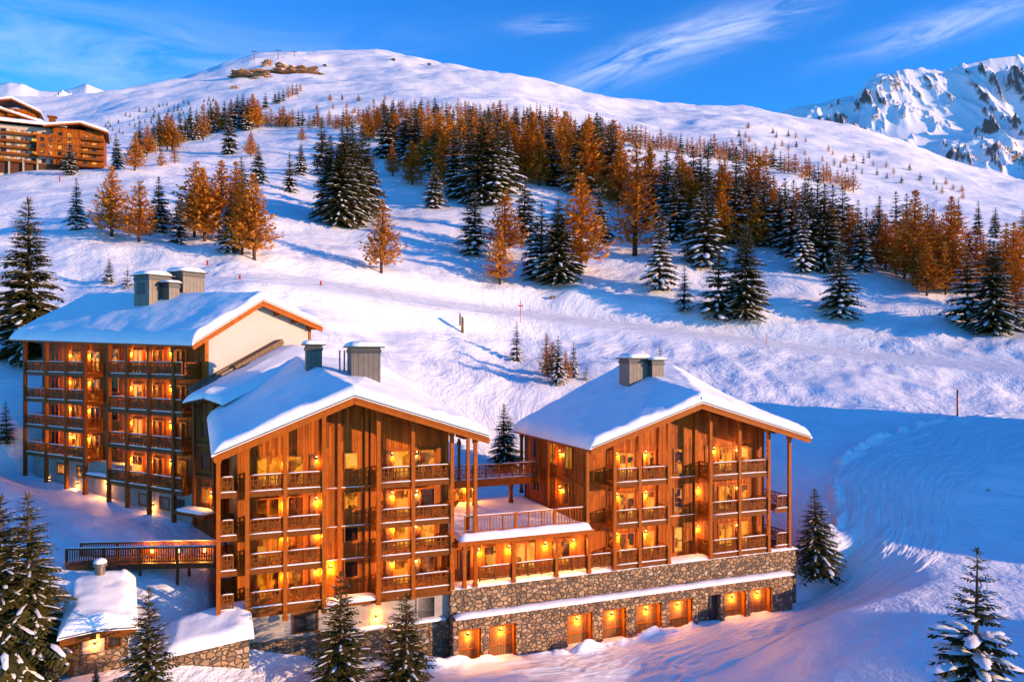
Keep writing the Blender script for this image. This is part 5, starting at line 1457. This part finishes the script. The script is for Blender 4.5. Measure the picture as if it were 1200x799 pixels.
# ------------------------------------------------------------------ sky, sun, camera
w = bpy.data.worlds.new('World'); SC.world = w; w.use_nodes = True
nt = w.node_tree; nt.nodes.clear()
out = N(nt,'ShaderNodeOutputWorld'); bg = N(nt,'ShaderNodeBackground'); L(nt,bg.outputs[0],out.inputs[0])
sky = N(nt,'ShaderNodeTexSky'); sky.sky_type = 'NISHITA'; sky.sun_disc = False
sky.sun_elevation = R(SUN_EL); sky.sun_rotation = math.atan2(SUN_H.x, SUN_H.y)
sky.altitude = 2000; sky.air_density = 1.0; sky.dust_density = .3; sky.ozone_density = 2.5
hs = N(nt,'ShaderNodeHueSaturation'); hs.inputs['Saturation'].default_value = 1.18; hs.inputs['Value'].default_value = 1.0
L(nt,sky.outputs[0],hs.inputs['Color'])
tint = mixc(nt,1.0,hs.outputs[0],SKYTINT,'MULTIPLY')
tc = N(nt,'ShaderNodeTexCoord').outputs['Generated']; sp = N(nt,'ShaderNodeSeparateXYZ'); L(nt,tc,sp.inputs[0])
yy = math_(nt,'MAXIMUM',sp.outputs[1],.05)
U = math_(nt,'DIVIDE',sp.outputs[0],yy); V = math_(nt,'DIVIDE',sp.outputs[2],yy)
fwd = math_(nt,'GREATER_THAN',sp.outputs[1],.06)
def wisp(px, py, ang, la, lb, sc, st, seed):
    u0 = (px-CX)/F; v0 = (HZ-py)/F; ca, sa = math.cos(R(ang)), math.sin(R(ang))
    du = math_(nt,'SUBTRACT',U,u0); dv = math_(nt,'SUBTRACT',V,v0)
    a = math_(nt,'ADD',math_(nt,'MULTIPLY',du,ca),math_(nt,'MULTIPLY',dv,sa)); b = math_(nt,'SUBTRACT',math_(nt,'MULTIPLY',dv,ca),math_(nt,'MULTIPLY',du,sa))
    e = math_(nt,'ADD',math_(nt,'POWER',math_(nt,'ABSOLUTE',math_(nt,'DIVIDE',a,la)),2),math_(nt,'POWER',math_(nt,'ABSOLUTE',math_(nt,'DIVIDE',b,lb)),2))
    g = math_(nt,'POWER',2.718,math_(nt,'MULTIPLY',e,-1))
    c = N(nt,'ShaderNodeCombineXYZ'); L(nt,math_(nt,'MULTIPLY',a,5),c.inputs[0]); L(nt,math_(nt,'MULTIPLY',b,26),c.inputs[1]); c.inputs[2].default_value = seed
    n = noise(nt,c.outputs[0],sc,7,.62,.8)
    n = ramp(nt,n,[(.36,(0,0,0)),(.72,(1,1,1))])
    return math_(nt,'MULTIPLY',math_(nt,'MULTIPLY',g,n),st)
ws = [wisp(770,62,20,.14,.022,1.5,.55,1), wisp(870,28,14,.09,.022,1.7,.40,4), wisp(1120,28,16,.12,.018,1.6,.45,2), wisp(638,29,3,.045,.010,1.8,.30,3), wisp(110,62,-8,.36,.06,.9,.22,5), wisp(330,75,8,.2,.03,1.1,.10,6)]
tot = ws[0]
for q in ws[1:]: tot = math_(nt,'ADD',tot,q)
tot = math_(nt,'MULTIPLY',math_(nt,'MINIMUM',tot,.8),fwd)
skyc = mixc(nt,tot,tint,CLOUDC)
L(nt,skyc,bg.inputs[0]); bg.inputs[1].default_value = SKY_STR
sd = bpy.data.lights.new('sun','SUN'); sd.energy = SUN_STR; sd.angle = R(.6); sd.color = SUN_COL
so = bpy.data.objects.new('sun', sd); COL.objects.link(so)
sv = Vector((SUN_H.x*math.cos(R(SUN_EL)), SUN_H.y*math.cos(R(SUN_EL)), math.sin(R(SUN_EL))))
so.rotation_euler = sv.to_track_quat('Z','Y').to_euler(); so.location = (60,-20,60)
cd = bpy.data.cameras.new('camera'); cam = bpy.data.objects.new('camera', cd); COL.objects.link(cam)
cam.location = (0,0,CAMZ); cam.rotation_euler = (R(90),0,0)
cd.sensor_width = 36; cd.lens = 27.0; cd.shift_y = 10.5/1200; cd.clip_start = .5; cd.clip_end = 12000
SC.camera = cam
SC.render.engine = 'CYCLES'
SC.cycles.use_denoising = True
SC.cycles.max_bounces = 6; SC.cycles.diffuse_bounces = 3; SC.cycles.glossy_bounces = 2; SC.cycles.transmission_bounces = 2
SC.cycles.sample_clamp_indirect = 4
vs_ = SC.view_settings; vs_.view_transform = 'Standard'; vs_.look = 'None'; vs_.gamma = 1; vs_.use_curve_mapping = False; vs_.exposure = EXPO
